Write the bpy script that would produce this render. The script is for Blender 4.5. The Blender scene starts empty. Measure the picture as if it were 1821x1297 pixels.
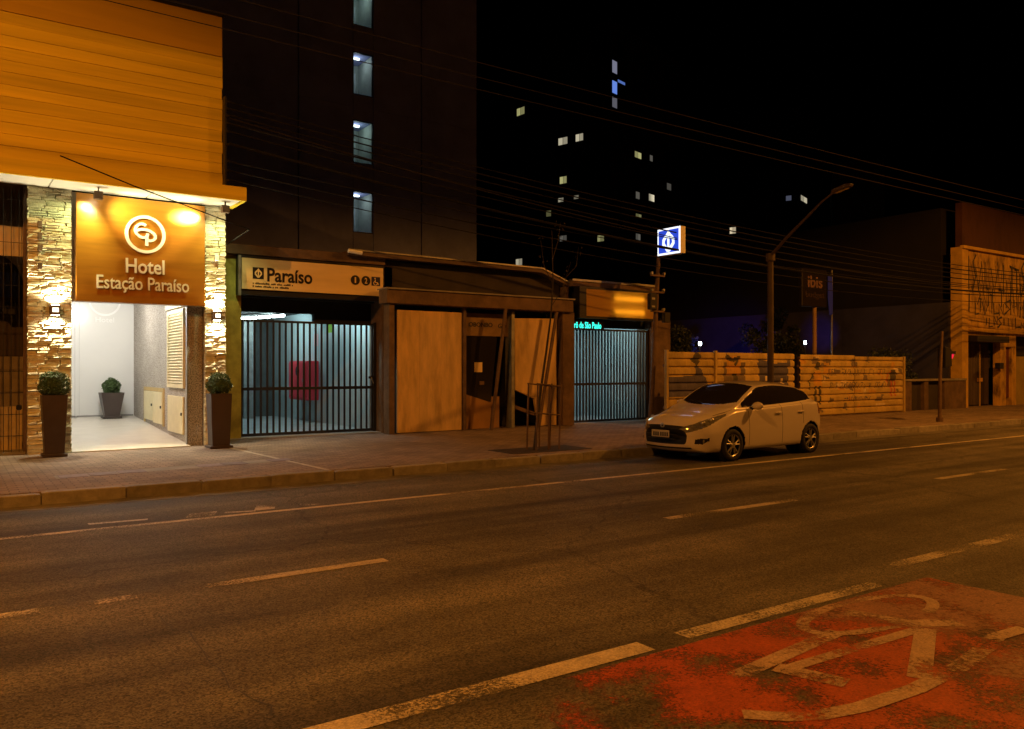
import bpy, bmesh, math, random
from mathutils import Vector, Matrix
R = math.radians
random.seed(7)
scene = bpy.context.scene
COL = scene.collection

# ------------------------------------------------------------------ camera, sky, sun, exposure
cam_data = bpy.data.cameras.new('camera')
cam_data.sensor_width = 36.0
cam_data.lens = 36.0 * 1450.0 / 1821.0
cam_data.clip_end = 2000.0
cam_data.shift_y = (656.0 - 648.5) / 1821.0
cam = bpy.data.objects.new('camera', cam_data)
COL.objects.link(cam)
cam.location = (0.0, 0.0, 1.75)
cam.rotation_euler = (R(90.0), 0.0, R(-34.7))
scene.camera = cam

world = bpy.data.worlds.new('World')
scene.world = world
world.use_nodes = True
wn, wl = world.node_tree.nodes, world.node_tree.links
bg = wn['Background']
sky = wn.new('ShaderNodeTexSky')
sky.sky_type = 'NISHITA'
sky.sun_disc = False
SUN_EL, SUN_AZ = R(-7.0), R(200.0)
sky.sun_elevation = SUN_EL
sky.sun_rotation = SUN_AZ
wl.new(sky.outputs[0], bg.inputs[0])
bg.inputs[1].default_value = 0.05

sun_data = bpy.data.lights.new('sun', 'SUN')      # what is left of the day: next to nothing
sun_data.energy = 0.004
sun_data.angle = R(15.0)
sun_data.color = (1.0, 0.75, 0.55)
sun = bpy.data.objects.new('sun', sun_data)
COL.objects.link(sun)
sun.rotation_euler = (R(55.0), 0.0, R(-20.0))

scene.view_settings.view_transform = 'Standard'
scene.view_settings.look = 'None'
scene.view_settings.exposure = 0.0
scene.view_settings.gamma = 1.0
scene.cycles.max_bounces = 6
scene.cycles.sample_clamp_indirect = 4.0

SODIUM = (1.0, 0.335, 0.035)

# ------------------------------------------------------------------ materials
def mat(name, col, rough=0.75, metal=0.0, var=0.18, vscale=1.5, bump=0.0, bscale=60.0, rand=0.0,
        spec=0.4, coat=0.0, stain=0.0, sscale=0.6, scol=None, emit=None, estr=0.0, trans=0.0, stretch=(1, 1, 1)):
    m = bpy.data.materials.new(name)
    m.use_nodes = True
    n, l = m.node_tree.nodes, m.node_tree.links
    b = n['Principled BSDF']
    b.inputs['Roughness'].default_value = rough
    b.inputs['Metallic'].default_value = metal
    b.inputs['Specular IOR Level'].default_value = spec
    b.inputs['Coat Weight'].default_value = coat
    b.inputs['Coat Roughness'].default_value = 0.04
    b.inputs['Transmission Weight'].default_value = trans
    if emit:
        b.inputs['Emission Color'].default_value = (*emit, 1)
        b.inputs['Emission Strength'].default_value = estr
    geo = n.new('ShaderNodeNewGeometry')
    mp = n.new('ShaderNodeMapping')
    mp.inputs['Scale'].default_value = stretch
    l.new(geo.outputs['Position'], mp.inputs[0])
    c = None
    nz = n.new('ShaderNodeTexNoise')
    nz.inputs['Scale'].default_value = vscale
    nz.inputs['Detail'].default_value = 6.0
    nz.inputs['Roughness'].default_value = 0.65
    l.new(mp.outputs[0], nz.inputs['Vector'])
    mr = n.new('ShaderNodeMapRange')
    mr.inputs['From Min'].default_value = 0.3
    mr.inputs['From Max'].default_value = 0.7
    mr.inputs['To Min'].default_value = 1.0 - var
    mr.inputs['To Max'].default_value = 1.0 + var
    l.new(nz.outputs['Fac'], mr.inputs['Value'])
    fac = mr.outputs[0]
    if rand:
        oi = n.new('ShaderNodeObjectInfo')
        r2 = n.new('ShaderNodeMapRange')
        r2.inputs['To Min'].default_value = 1.0 - rand
        r2.inputs['To Max'].default_value = 1.0 + rand
        l.new(oi.outputs['Random'], r2.inputs['Value'])
        mm = n.new('ShaderNodeMath')
        mm.operation = 'MULTIPLY'
        l.new(fac, mm.inputs[0])
        l.new(r2.outputs[0], mm.inputs[1])
        fac = mm.outputs[0]
    mul = n.new('ShaderNodeVectorMath')
    mul.operation = 'SCALE'
    mul.inputs[0].default_value = col
    l.new(fac, mul.inputs['Scale'])
    out = mul.outputs[0]
    if stain:
        s = n.new('ShaderNodeTexNoise')
        s.inputs['Scale'].default_value = sscale
        s.inputs['Detail'].default_value = 9.0
        s.inputs['Roughness'].default_value = 0.7
        l.new(mp.outputs[0], s.inputs['Vector'])
        sr = n.new('ShaderNodeMapRange')
        sr.inputs['From Min'].default_value = 0.48
        sr.inputs['From Max'].default_value = 0.66
        sr.inputs['To Max'].default_value = stain
        l.new(s.outputs['Fac'], sr.inputs['Value'])
        mx = n.new('ShaderNodeMix')
        mx.data_type = 'RGBA'
        l.new(sr.outputs[0], mx.inputs['Factor'])
        l.new(out, mx.inputs[6])
        sc_ = scol or tuple(v * 0.35 for v in col)
        mx.inputs[7].default_value = (*sc_, 1)
        out = mx.outputs[2]
    l.new(out, b.inputs['Base Color'])
    if bump:
        bn = n.new('ShaderNodeTexNoise')
        bn.inputs['Scale'].default_value = bscale
        bn.inputs['Detail'].default_value = 5.0
        l.new(mp.outputs[0], bn.inputs['Vector'])
        bp = n.new('ShaderNodeBump')
        bp.inputs['Strength'].default_value = bump
        bp.inputs['Distance'].default_value = 0.02
        l.new(bn.outputs['Fac'], bp.inputs['Height'])
        l.new(bp.outputs[0], b.inputs['Normal'])
    return m

def emission(name, col, strength):
    m = bpy.data.materials.new(name)
    m.use_nodes = True
    b = m.node_tree.nodes['Principled BSDF']
    b.inputs['Base Color'].default_value = (*[min(1, v) * 0.8 for v in col], 1)
    b.inputs['Emission Color'].default_value = (*col, 1)
    b.inputs['Emission Strength'].default_value = strength
    return m

def asphalt_mat():
    m = mat('asphalt', (0.088, 0.080, 0.068), rough=0.7, var=0.30, vscale=0.9, spec=0.28)
    n, l = m.node_tree.nodes, m.node_tree.links
    b = n['Principled BSDF']
    src = b.inputs['Base Color'].links[0].from_socket
    geo = n.new('ShaderNodeNewGeometry')
    # wheel-track wear that runs along the lanes
    mp = n.new('ShaderNodeMapping')
    mp.inputs['Scale'].default_value = (0.06, 0.9, 1)
    l.new(geo.outputs['Position'], mp.inputs[0])
    t = n.new('ShaderNodeTexNoise')
    t.inputs['Scale'].default_value = 1.6
    t.inputs['Detail'].default_value = 5
    l.new(mp.outputs[0], t.inputs['Vector'])
    tr = n.new('ShaderNodeMapRange')
    tr.inputs['From Min'].default_value, tr.inputs['From Max'].default_value = 0.35, 0.68
    tr.inputs['To Min'].default_value, tr.inputs['To Max'].default_value = 0.45, 1.5
    l.new(t.outputs['Fac'], tr.inputs['Value'])
    # stone chips
    v = n.new('ShaderNodeTexVoronoi')
    v.inputs['Scale'].default_value = 95
    l.new(geo.outputs['Position'], v.inputs['Vector'])
    vr = n.new('ShaderNodeMapRange')
    vr.inputs['To Min'].default_value, vr.inputs['To Max'].default_value = 0.35, 2.0
    sep = n.new('ShaderNodeSeparateColor')
    l.new(v.outputs['Color'], sep.inputs[0])
    l.new(sep.outputs[0], vr.inputs['Value'])
    # cracks
    w = n.new('ShaderNodeTexNoise')
    w.inputs['Scale'].default_value = 2.2
    w.inputs['Detail'].default_value = 6
    l.new(geo.outputs['Position'], w.inputs['Vector'])
    va = n.new('ShaderNodeVectorMath')
    va.operation = 'MULTIPLY_ADD'
    va.inputs[1].default_value = (0.7, 0.7, 0)
    l.new(w.outputs['Color'], va.inputs[0])
    l.new(geo.outputs['Position'], va.inputs[2])
    ck = n.new('ShaderNodeTexVoronoi')
    ck.feature = 'DISTANCE_TO_EDGE'
    ck.inputs['Scale'].default_value = 0.21
    l.new(va.outputs[0], ck.inputs['Vector'])
    cr = n.new('ShaderNodeMapRange')
    cr.inputs['From Min'].default_value, cr.inputs['From Max'].default_value = 0.0015, 0.006
    cr.inputs['To Min'].default_value = 0.62
    l.new(ck.outputs['Distance'], cr.inputs['Value'])
    def mult(a, bsock):
        x = n.new('ShaderNodeMath')
        x.operation = 'MULTIPLY'
        l.new(a, x.inputs[0])
        l.new(bsock, x.inputs[1])
        return x.outputs[0]
    f = mult(mult(tr.outputs[0], vr.outputs[0]), cr.outputs[0])
    sc = n.new('ShaderNodeVectorMath')
    sc.operation = 'SCALE'
    l.new(src, sc.inputs[0])
    l.new(f, sc.inputs['Scale'])
    l.new(sc.outputs[0], b.inputs['Base Color'])
    bp = n.new('ShaderNodeBump')
    bp.inputs['Strength'].default_value = 0.55
    bp.inputs['Distance'].default_value = 0.006
    l.new(v.outputs['Distance'], bp.inputs['Height'])
    l.new(bp.outputs[0], b.inputs['Normal'])
    return m

def worn_paint(name, col, wear=0.5, scale=9.0, under=(0.09, 0.084, 0.078), big=1.1, fade=None):
    """Road paint rubbed off in flakes and patches down to the asphalt."""
    m = mat(name, col, rough=0.6, var=0.18, vscale=6)
    n, l = m.node_tree.nodes, m.node_tree.links
    b = n['Principled BSDF']
    src = b.inputs['Base Color'].links[0].from_socket
    geo = n.new('ShaderNodeNewGeometry')
    a = n.new('ShaderNodeTexNoise')
    a.inputs['Scale'].default_value = scale * 5
    a.inputs['Detail'].default_value = 8
    a.inputs['Roughness'].default_value = 0.75
    l.new(geo.outputs['Position'], a.inputs['Vector'])
    c = n.new('ShaderNodeTexNoise')
    c.inputs['Scale'].default_value = big
    c.inputs['Detail'].default_value = 4
    l.new(geo.outputs['Position'], c.inputs['Vector'])
    ad = n.new('ShaderNodeMath')
    ad.operation = 'MULTIPLY_ADD'
    ad.inputs[1].default_value = 0.85
    l.new(a.outputs['Fac'], ad.inputs[0])
    l.new(c.outputs['Fac'], ad.inputs[2])
    tot = ad.outputs[0]
    if fade:                       # worn right away towards one end of the patch (x0 gone, x1 whole)
        sx = n.new('ShaderNodeSeparateXYZ')
        l.new(geo.outputs['Position'], sx.inputs[0])
        fr = n.new('ShaderNodeMapRange')
        fr.inputs['From Min'].default_value, fr.inputs['From Max'].default_value = fade
        fr.inputs['To Min'].default_value, fr.inputs['To Max'].default_value = -0.32, 0.0
        l.new(sx.outputs[0], fr.inputs['Value'])
        a2 = n.new('ShaderNodeMath')
        l.new(tot, a2.inputs[0])
        l.new(fr.outputs[0], a2.inputs[1])
        tot = a2.outputs[0]
    mr = n.new('ShaderNodeMapRange')
    mid = 0.75 + 0.36 * wear
    mr.inputs['From Min'].default_value, mr.inputs['From Max'].default_value = mid - 0.09, mid + 0.09
    l.new(tot, mr.inputs['Value'])
    l.new(mr.outputs[0], b.inputs['Alpha'])       # where the paint is gone the road itself shows
    v0 = n.new('ShaderNodeTexVoronoi')
    v0.inputs['Scale'].default_value = 95
    l.new(geo.outputs['Position'], v0.inputs['Vector'])
    sp = n.new('ShaderNodeSeparateColor')
    l.new(v0.outputs['Color'], sp.inputs[0])
    g2_ = n.new('ShaderNodeMapRange')
    g2_.inputs['To Min'].default_value, g2_.inputs['To Max'].default_value = 0.68, 1.25
    l.new(sp.outputs[0], g2_.inputs['Value'])
    ps = n.new('ShaderNodeVectorMath')
    ps.operation = 'SCALE'
    l.new(src, ps.inputs[0])
    l.new(g2_.outputs[0], ps.inputs['Scale'])
    l.new(ps.outputs[0], b.inputs['Base Color'])
    bp = n.new('ShaderNodeBump')
    bp.inputs['Strength'].default_value = 0.4
    bp.inputs['Distance'].default_value = 0.006
    v = n.new('ShaderNodeTexVoronoi')
    v.inputs['Scale'].default_value = 95
    l.new(geo.outputs['Position'], v.inputs['Vector'])
    l.new(v.outputs['Distance'], bp.inputs['Height'])
    l.new(bp.outputs[0], b.inputs['Normal'])
    return m

def paver_mat():
    m = mat('sidewalk_pavers', (0.27, 0.215, 0.18), rough=0.85, var=0.25, vscale=1.2, stain=0.45, sscale=0.7)
    n, l = m.node_tree.nodes, m.node_tree.links
    b = n['Principled BSDF']
    src = b.inputs['Base Color'].links[0].from_socket
    geo = n.new('ShaderNodeNewGeometry')
    br = n.new('ShaderNodeTexBrick')
    br.inputs['Scale'].default_value = 1.0
    br.inputs['Brick Width'].default_value = 0.22
    br.inputs['Row Height'].default_value = 0.11
    br.inputs['Mortar Size'].default_value = 0.008
    br.inputs['Color1'].default_value = (1.05, 1.0, 1.0, 1)
    br.inputs['Color2'].default_value = (0.72, 0.7, 0.7, 1)
    br.inputs['Mortar'].default_value = (0.4, 0.4, 0.4, 1)
    l.new(geo.outputs['Position'], br.inputs['Vector'])
    mx = n.new('ShaderNodeVectorMath')
    mx.operation = 'MULTIPLY'
    l.new(src, mx.inputs[0])
    l.new(br.outputs['Color'], mx.inputs[1])
    l.new(mx.outputs[0], b.inputs['Base Color'])
    bp = n.new('ShaderNodeBump')
    bp.invert = True
    bp.inputs['Strength'].default_value = 0.5
    bp.inputs['Distance'].default_value = 0.008
    l.new(br.outputs['Fac'], bp.inputs['Height'])
    l.new(bp.outputs[0], b.inputs['Normal'])
    return m

def speckle_mat(name, col, dark, scale=60, rough=0.8):
    m = mat(name, col, rough=rough, var=0.15, vscale=2)
    n, l = m.node_tree.nodes, m.node_tree.links
    b = n['Principled BSDF']
    src = b.inputs['Base Color'].links[0].from_socket
    geo = n.new('ShaderNodeNewGeometry')
    v = n.new('ShaderNodeTexNoise')
    v.inputs['Scale'].default_value = scale
    v.inputs['Detail'].default_value = 3
    l.new(geo.outputs['Position'], v.inputs['Vector'])
    mr = n.new('ShaderNodeMapRange')
    mr.inputs['From Min'].default_value, mr.inputs['From Max'].default_value = 0.46, 0.6
    l.new(v.outputs['Fac'], mr.inputs['Value'])
    mx = n.new('ShaderNodeMix')
    mx.data_type = 'RGBA'
    l.new(mr.outputs[0], mx.inputs['Factor'])
    l.new(src, mx.inputs[6])
    mx.inputs[7].default_value = (*dark, 1)
    l.new(mx.outputs[2], b.inputs['Base Color'])
    bp = n.new('ShaderNodeBump')
    bp.inputs['Strength'].default_value = 0.6
    bp.inputs['Distance'].default_value = 0.012
    l.new(v.outputs['Fac'], bp.inputs['Height'])
    l.new(bp.outputs[0], b.inputs['Normal'])
    return m

# ------------------------------------------------------------------ mesh helpers
class MB:
    def __init__(s):
        s.v, s.f = [], []
    def box(s, x0, x1, y0, y1, z0, z1):
        i = len(s.v)
        s.v += [(x, y, z) for z in (z0, z1) for y in (y0, y1) for x in (x0, x1)]
        s.f += [tuple(i + k for k in q) for q in ((0, 2, 3, 1), (4, 5, 7, 6), (0, 1, 5, 4), (2, 6, 7, 3), (0, 4, 6, 2), (1, 3, 7, 5))]
        return s
    def poly(s, pts):
        i = len(s.v)
        s.v += [tuple(p) for p in pts]
        s.f.append(tuple(range(i, i + len(pts))))
        return s
    def prism(s, pts, axis, a, b):
        """pts 2D outline; axis 'y': (x,z) extruded y a..b; 'x': (y,z); 'z': (x,y)"""
        def P(p, t):
            return {'y': (p[0], t, p[1]), 'x': (t, p[0], p[1]), 'z': (p[0], p[1], t)}[axis]
        i, n = len(s.v), len(pts)
        s.v += [P(p, a) for p in pts] + [P(p, b) for p in pts]
        s.f.append(tuple(range(i, i + n)))
        s.f.append(tuple(range(i + 2 * n - 1, i + n - 1, -1)))
        for k in range(n):
            j = (k + 1) % n
            s.f.append((i + k, i + j, i + n + j, i + n + k))
        return s
    def tube(s, pts, r, n=8, cap=True):
        pts = [Vector(p) for p in pts]
        rs = r if isinstance(r, (list, tuple)) else [r] * len(pts)
        i0 = len(s.v)
        d0 = (pts[1] - pts[0]).normalized()
        up = Vector((0, 0, 1)) if abs(d0.z) < 0.9 else Vector((1, 0, 0))
        for k, p in enumerate(pts):
            a = pts[max(k - 1, 0)]
            b = pts[min(k + 1, len(pts) - 1)]
            d = (b - a).normalized()
            u = d.cross(up).normalized()
            w = u.cross(d)
            for j in range(n):
                t = 2 * math.pi * j / n
                s.v.append(tuple(p + (u * math.cos(t) + w * math.sin(t)) * rs[k]))
        for k in range(len(pts) - 1):
            for j in range(n):
                a = i0 + k * n + j
                b = i0 + k * n + (j + 1) % n
                s.f.append((a, b, b + n, a + n))
        if cap:
            s.f.append(tuple(i0 + j for j in range(n - 1, -1, -1)))
            e = i0 + (len(pts) - 1) * n
            s.f.append(tuple(e + j for j in range(n)))
        return s
    def lathe(s, prof, c, axis='z', n=24):
        """prof: list of (r, h)"""
        i0 = len(s.v)
        for r, h in prof:
            for j in range(n):
                t = 2 * math.pi * j / n
                a, b = r * math.cos(t), r * math.sin(t)
                s.v.append({'z': (c[0] + a, c[1] + b, c[2] + h), 'y': (c[0] + a, c[1] + h, c[2] + b),
                            'x': (c[0] + h, c[1] + a, c[2] + b)}[axis])
        for k in range(len(prof) - 1):
            for j in range(n):
                a = i0 + k * n + j
                b = i0 + k * n + (j + 1) % n
                s.f.append((a, b, b + n, a + n))
        return s
    def ribbon(s, pts, w, axis, a, b):
        """flat stroke of width w along 2D pts, given thickness a..b along axis"""
        L, Rr = [], []
        n = len(pts)
        for k in range(n):
            p0 = Vector(pts[max(k - 1, 0)])
            p1 = Vector(pts[min(k + 1, n - 1)])
            d = (p1 - p0)
            if d.length < 1e-6:
                d = Vector((1, 0))
            d.normalize()
            nn = Vector((-d.y, d.x)) * w * 0.5
            L.append(Vector(pts[k]) + nn)
            Rr.append(Vector(pts[k]) - nn)
        for k in range(n - 1):
            s.prism([tuple(L[k]), tuple(L[k + 1]), tuple(Rr[k + 1]), tuple(Rr[k])], axis, a, b)
        return s

BASE = {}
def obj(name, mb, m, parent=None, bevel=0.0, smooth=False):
    base = BASE.get(parent.name, Vector((0, 0, 0))) if parent else Vector((0, 0, 0))
    me = bpy.data.meshes.new(name)
    me.from_pydata([(v[0] - base[0], v[1] - base[1], v[2] - base[2]) for v in mb.v], [], mb.f)
    bm = bmesh.new()
    bm.from_mesh(me)
    bmesh.ops.recalc_face_normals(bm, faces=bm.faces)
    if bevel:
        bmesh.ops.bevel(bm, geom=bm.edges[:], offset=bevel, segments=1, affect='EDGES', profile=0.5)
    bm.to_mesh(me)
    bm.free()
    if smooth:
        me.shade_smooth()
    me.materials.append(m)
    o = bpy.data.objects.new(name, me)
    COL.objects.link(o)
    if parent:
        o.parent = parent
        BASE[o.name] = base
    return o

def thing(name, label, cat, loc, group=None):
    o = bpy.data.objects.new(name, None)
    COL.objects.link(o)
    o.location = loc
    o.empty_display_size = 0.2
    BASE[o.name] = Vector(loc)
    return tag(o, label, cat, group)

def tag(o, label, cat, group=None):
    o['label'] = label
    o['category'] = cat
    if group:
        o['group'] = group
    return o

def struct(o):
    o['kind'] = 'structure'
    return o

def smooth_by_angle(o, ang=35):
    o.data.shade_smooth()
    try:
        o.data.set_sharp_from_angle(angle=R(ang))
    except Exception:
        pass
    return o

_unit = {}
def unit_mesh(kind, m):
    """shared unit piece centred on its origin: 'box', chamfered 'slab', irregular 'stone0..3'"""
    key = (kind, m.name)
    if key in _unit:
        return _unit[key]
    mb = MB().box(-.5, .5, -.5, .5, -.5, .5)
    me = bpy.data.meshes.new(kind)
    me.from_pydata(mb.v, [], mb.f)
    bm = bmesh.new()
    bm.from_mesh(me)
    bmesh.ops.recalc_face_normals(bm, faces=bm.faces)
    if kind != 'box':
        bmesh.ops.bevel(bm, geom=bm.edges[:], offset=0.06, segments=1, affect='EDGES')
    if kind.startswith('stone'):
        rr = random.Random(kind)
        for v in bm.verts:
            v.co.x += rr.uniform(-.05, .05)
            v.co.z += rr.uniform(-.10, .10)
            v.co.y += rr.uniform(-.25, .25)
    bm.to_mesh(me)
    bm.free()
    me.materials.append(m)
    _unit[key] = me
    return me

def piece(name, kind, m, parent, x0, x1, y0, y1, z0, z1, rot=None):
    me = unit_mesh(kind, m)
    o = bpy.data.objects.new(name, me)
    COL.objects.link(o)
    b = BASE.get(parent.name, Vector((0, 0, 0)))
    o.location = ((x0 + x1) / 2 - b[0], (y0 + y1) / 2 - b[1], (z0 + z1) / 2 - b[2])
    o.scale = (x1 - x0, y1 - y0, z1 - z0)
    if rot:
        o.rotation_euler = rot
    o.parent = parent
    return o

def text(name, s, m, parent, x0, x1, z0, z1, y, depth=0.01, bold=0.0, fit_h=True, axes='xz', flip=False):
    """lettering fitted into a rectangle; stands on the plane y facing -y (axes 'xz') or lies on x=y facing -x (axes 'yz')"""
    cu = bpy.data.curves.new('lettering', 'FONT')
    cu.body = s
    cu.size = 1.0
    cu.offset = bold
    cu.extrude = 0.5
    cu.resolution_u = 3
    t = bpy.data.objects.new('lettering', cu)
    COL.objects.link(t)
    dg = bpy.context.evaluated_depsgraph_get()
    me = bpy.data.meshes.new_from_object(t.evaluated_get(dg))
    bpy.data.objects.remove(t)
    bpy.data.curves.remove(cu)
    xs = [v.co.x for v in me.vertices]
    ys = [v.co.y for v in me.vertices]
    ax, bx, ay, by = min(xs), max(xs), min(ys), max(ys)
    base = BASE.get(parent.name, Vector((0, 0, 0))) if parent else Vector((0, 0, 0))
    for v in me.vertices:
        u = (v.co.x - ax) / (bx - ax)
        w = (v.co.y - ay) / (by - ay)
        d = -(v.co.z + 0.5) * depth
        if axes == 'xz':
            p = Vector((x0 + u * (x1 - x0), y + d, z0 + w * (z1 - z0)))
        else:
            p = Vector((y + d, x0 + u * (x1 - x0), z0 + w * (z1 - z0)))
        v.co = p - base
    me.materials.clear()
    me.materials.append(m)
    o = bpy.data.objects.new(name, me)
    COL.objects.link(o)
    if parent:
        o.parent = parent
        BASE[o.name] = base
    return o

def spot(name, loc, target, power, col, size=160, blend=0.3, radius=0.1, parent=None):
    d = bpy.data.lights.new(name, 'SPOT')
    d.energy = power
    d.color = col
    d.spot_size = R(size)
    d.spot_blend = blend
    d.shadow_soft_size = radius
    o = bpy.data.objects.new(name, d)
    COL.objects.link(o)
    o.rotation_euler = (Vector(target) - Vector(loc)).to_track_quat('-Z', 'Y').to_euler()
    b = BASE.get(parent.name, Vector((0, 0, 0))) if parent else Vector((0, 0, 0))
    o.location = Vector(loc) - b
    if parent:
        o.parent = parent
    return o

def point(name, loc, power, col, radius=0.1, parent=None):
    d = bpy.data.lights.new(name, 'POINT')
    d.energy = power
    d.color = col
    d.shadow_soft_size = radius
    o = bpy.data.objects.new(name, d)
    COL.objects.link(o)
    b = BASE.get(parent.name, Vector((0, 0, 0))) if parent else Vector((0, 0, 0))
    o.location = Vector(loc) - b
    if parent:
        o.parent = parent
    return o

def arc(cx, cz, rx, rz, a0, a1, n=24):
    return [(cx + rx * math.cos(R(a0 + (a1 - a0) * k / n)), cz + rz * math.sin(R(a0 + (a1 - a0) * k / n))) for k in range(n + 1)]

M = {}
M['asphalt'] = asphalt_mat()
M['pavers'] = paver_mat()
M['kerb'] = mat('kerb_concrete', (0.24, 0.22, 0.2), rand=0.2, var=0.3, vscale=6, bump=0.4)
M['white_paint'] = worn_paint('white_road_paint', (0.62, 0.6, 0.56), 0.05)
M['white_worn'] = worn_paint('rubbed_white_road_paint', (0.55, 0.52, 0.48), 0.62)
M['concrete'] = mat('concrete', (0.26, 0.24, 0.22), var=0.3, vscale=1.5, bump=0.3, stain=0.5)
M['dark'] = mat('dark_metal', (0.02, 0.02, 0.022), rough=0.5, var=0.2)
M['black'] = mat('black_paint', (0.012, 0.012, 0.014), rough=0.5)
M['steel'] = mat('galvanised_steel', (0.3, 0.3, 0.29), rough=0.5, metal=0.6, var=0.3, vscale=4)
M['rust'] = mat('rusty_brown_steel', (0.12, 0.075, 0.05), rough=0.7, var=0.35, vscale=5)
M['cable'] = mat('black_cable', (0.012, 0.012, 0.012), rough=0.8, spec=0.15)
M['white'] = mat('white_plaster', (0.78, 0.77, 0.74), rough=0.6, var=0.04)

# ================================================================== THE SETTING
g = MB().poly([(-400, -400, -0.03), (600, -400, -0.03), (600, 600, -0.03), (-400, 600, -0.03)])
M['earth'] = mat('bare_ground', (0.07, 0.06, 0.05), var=0.3, vscale=0.3)
struct(obj('ground', g, M['earth']))
r = MB().poly([(-60, 1.0, 0), (120, 1.0, 0), (120, 12.05, 0), (-60, 12.05, 0)])
struct(obj('road', r, M['asphalt']))
s = MB().box(-60, 120, 12.22, 32, -0.02, 0.15)
struct(obj('sidewalk', s, M['pavers']))
s = MB().box(-60, 120, -6, 0.84, -0.02, 0.15)
struct(obj('near_sidewalk', s, M['pavers']))
kerb = struct(obj('kerb', MB().box(-60, 120, 12.07, 12.2, -0.025, 0.11), M['concrete']))
for k in range(56):
    x = -3 + k * 1.0 + random.uniform(-.02, .02)
    dz = random.uniform(-.012, .012)
    dy = random.uniform(-.012, .012)
    piece('kerb_stone', 'slab', M['kerb'], kerb, x, x + 0.985, 12.04 + dy, 12.22 + dy, -0.02, 0.152 + dz)
nk = struct(obj('near_kerb', MB().box(-60, 120, 0.86, 0.99, -0.025, 0.11), M['concrete']))
for k in range(16):
    x = -4 + k * 1.0
    piece('kerb_stone', 'slab', M['kerb'], nk, x, x + 0.985, 0.84, 1.02, -0.02, 0.152)
# gutter of poured concrete along the far kerb
struct(obj('gutter', MB().box(-60, 120, 11.62, 12.04, -0.01, 0.004), mat('gutter_concrete', (0.13, 0.12, 0.11), var=0.4, vscale=2, stain=0.6, sscale=1.2)))

def mark(name, quads, m, z=0.004):
    mb = MB()
    for q in quads:
        mb.poly([(p[0], p[1], z) for p in q])
    return struct(obj(name, mb, m))
def rect(x0, x1, y0, y1):
    return [(x0, y0), (x1, y0), (x1, y1), (x0, y1)]
# white line beside the cycle lane, with the gap where it has come off, and the lane lines
mark('cycle_lane_edge_line', [rect(-8, 3.62, 3.66, 3.83), rect(3.95, 6.2, 3.69, 3.83), rect(6.9, 60, 3.95, 4.1)], worn_paint('edge_line_paint', (0.52, 0.46, 0.38), 0.36))
mark('lane_divider_dash', [rect(a, a + 2.4, 6.72, 6.86) for a in (-11.1, -5.1, 0.9, 6.9, 12.9, 18.9, 24.9, 30.9, 36.9, 42.9)], worn_paint('dash_paint', (0.44, 0.39, 0.32), 0.36))
mark('rubbed_lane_dash', [rect(-0.6, 0.86, 6.72, 6.86), rect(-2.5, -0.9, 6.7, 6.84)], M['white_worn'])
mark('parking_edge_line', [rect(-12, 60, 9.82, 9.93)], worn_paint('parking_line_paint', (0.55, 0.49, 0.40), 0.24))
rr = random.Random(8)
def seam(pts, w, m):
    out = []
    for k in range(len(pts) - 1):
        for j in range(6):
            a = Vector(pts[k]).lerp(Vector(pts[k + 1]), j / 6)
            out.append((a.x + rr.uniform(-.035, .035), a.y + rr.uniform(-.02, .02)))
    out.append(pts[-1])
    b = MB()
    for p, q in zip(out[:-1], out[1:]):
        d = (Vector(q) - Vector(p)).normalized() * w * rr.uniform(.35, .7)
        b.poly([(p[0] - d.y, p[1] + d.x, .0035), (q[0] - d.y, q[1] + d.x, .0035), (q[0] + d.y, q[1] - d.x, .0035), (p[0] + d.y, p[1] - d.x, .0035)])
    return struct(obj('tar_seam', b, m))
M['tar'] = mat('tar', (0.028, 0.026, 0.024), rough=0.55, var=0.3, vscale=9)
seam([(1.25, 6.1), (1.32, 5.2), (1.30, 4.55), (1.38, 4.0)], .007, M['tar'])
# what is left of older lettering in the parking strip
mark('faded_road_lettering', [[(2.28, 10.02), (2.62, 10.02), (2.72, 10.28), (2.4, 10.28)], [(2.75, 10.08), (3.1, 9.99), (3.12, 10.06), (2.78, 10.16)],
     [(3.1, 10.05), (3.36, 10.05), (3.48, 10.4), (3.24, 10.4)], [(3.55, 10.22), (3.8, 10.02), (3.95, 10.06), (3.7, 10.28)],
     [(1.3, 10.2), (1.9, 10.14), (1.92, 10.22), (1.3, 10.3)]], worn_paint('faded_paint', (0.5, 0.46, 0.4), 0.42), z=0.0045)

# cycle lane: red paint rubbed thin, its far end cut square
M['red_lane'] = worn_paint('red_cycle_lane_paint', (0.36, 0.075, 0.016), 0.30, scale=7, big=2.2, under=(0.10, 0.072, 0.05), fade=(2.2, 3.5))
mb = MB()
edge = [ (6.75, 3.64), (6.72, 3.3), (6.76, 2.9), (6.74, 1.9), (6.6, 1.05), (1.0, 1.05), (1.0, 3.6)]
mb.poly([(x, y, 0.003) for x, y in edge])
struct(obj('red_cycle_lane', mb, M['red_lane']))
M['pink'] = worn_paint('pink_undercoat', (0.27, 0.14, 0.11), 0.27, scale=4, big=1.3, under=(0.11, 0.075, 0.058), fade=(4.0, 5.6))
struct(obj('pink_cycle_lane_patch', MB().poly([(x, y, 0.005) for x, y in [(3.6, 3.61), (6.74, 3.63), (6.75, 2.9), (6.73, 1.9), (6.6, 1.06), (3.6, 1.06)]]), M['pink']))
M['bike_paint'] = worn_paint('bicycle_symbol_paint', (0.42, 0.30, 0.235), 0.34, scale=6, big=2.3, under=(0.17, 0.085, 0.055))
mb = MB()
nst = [0]
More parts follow.
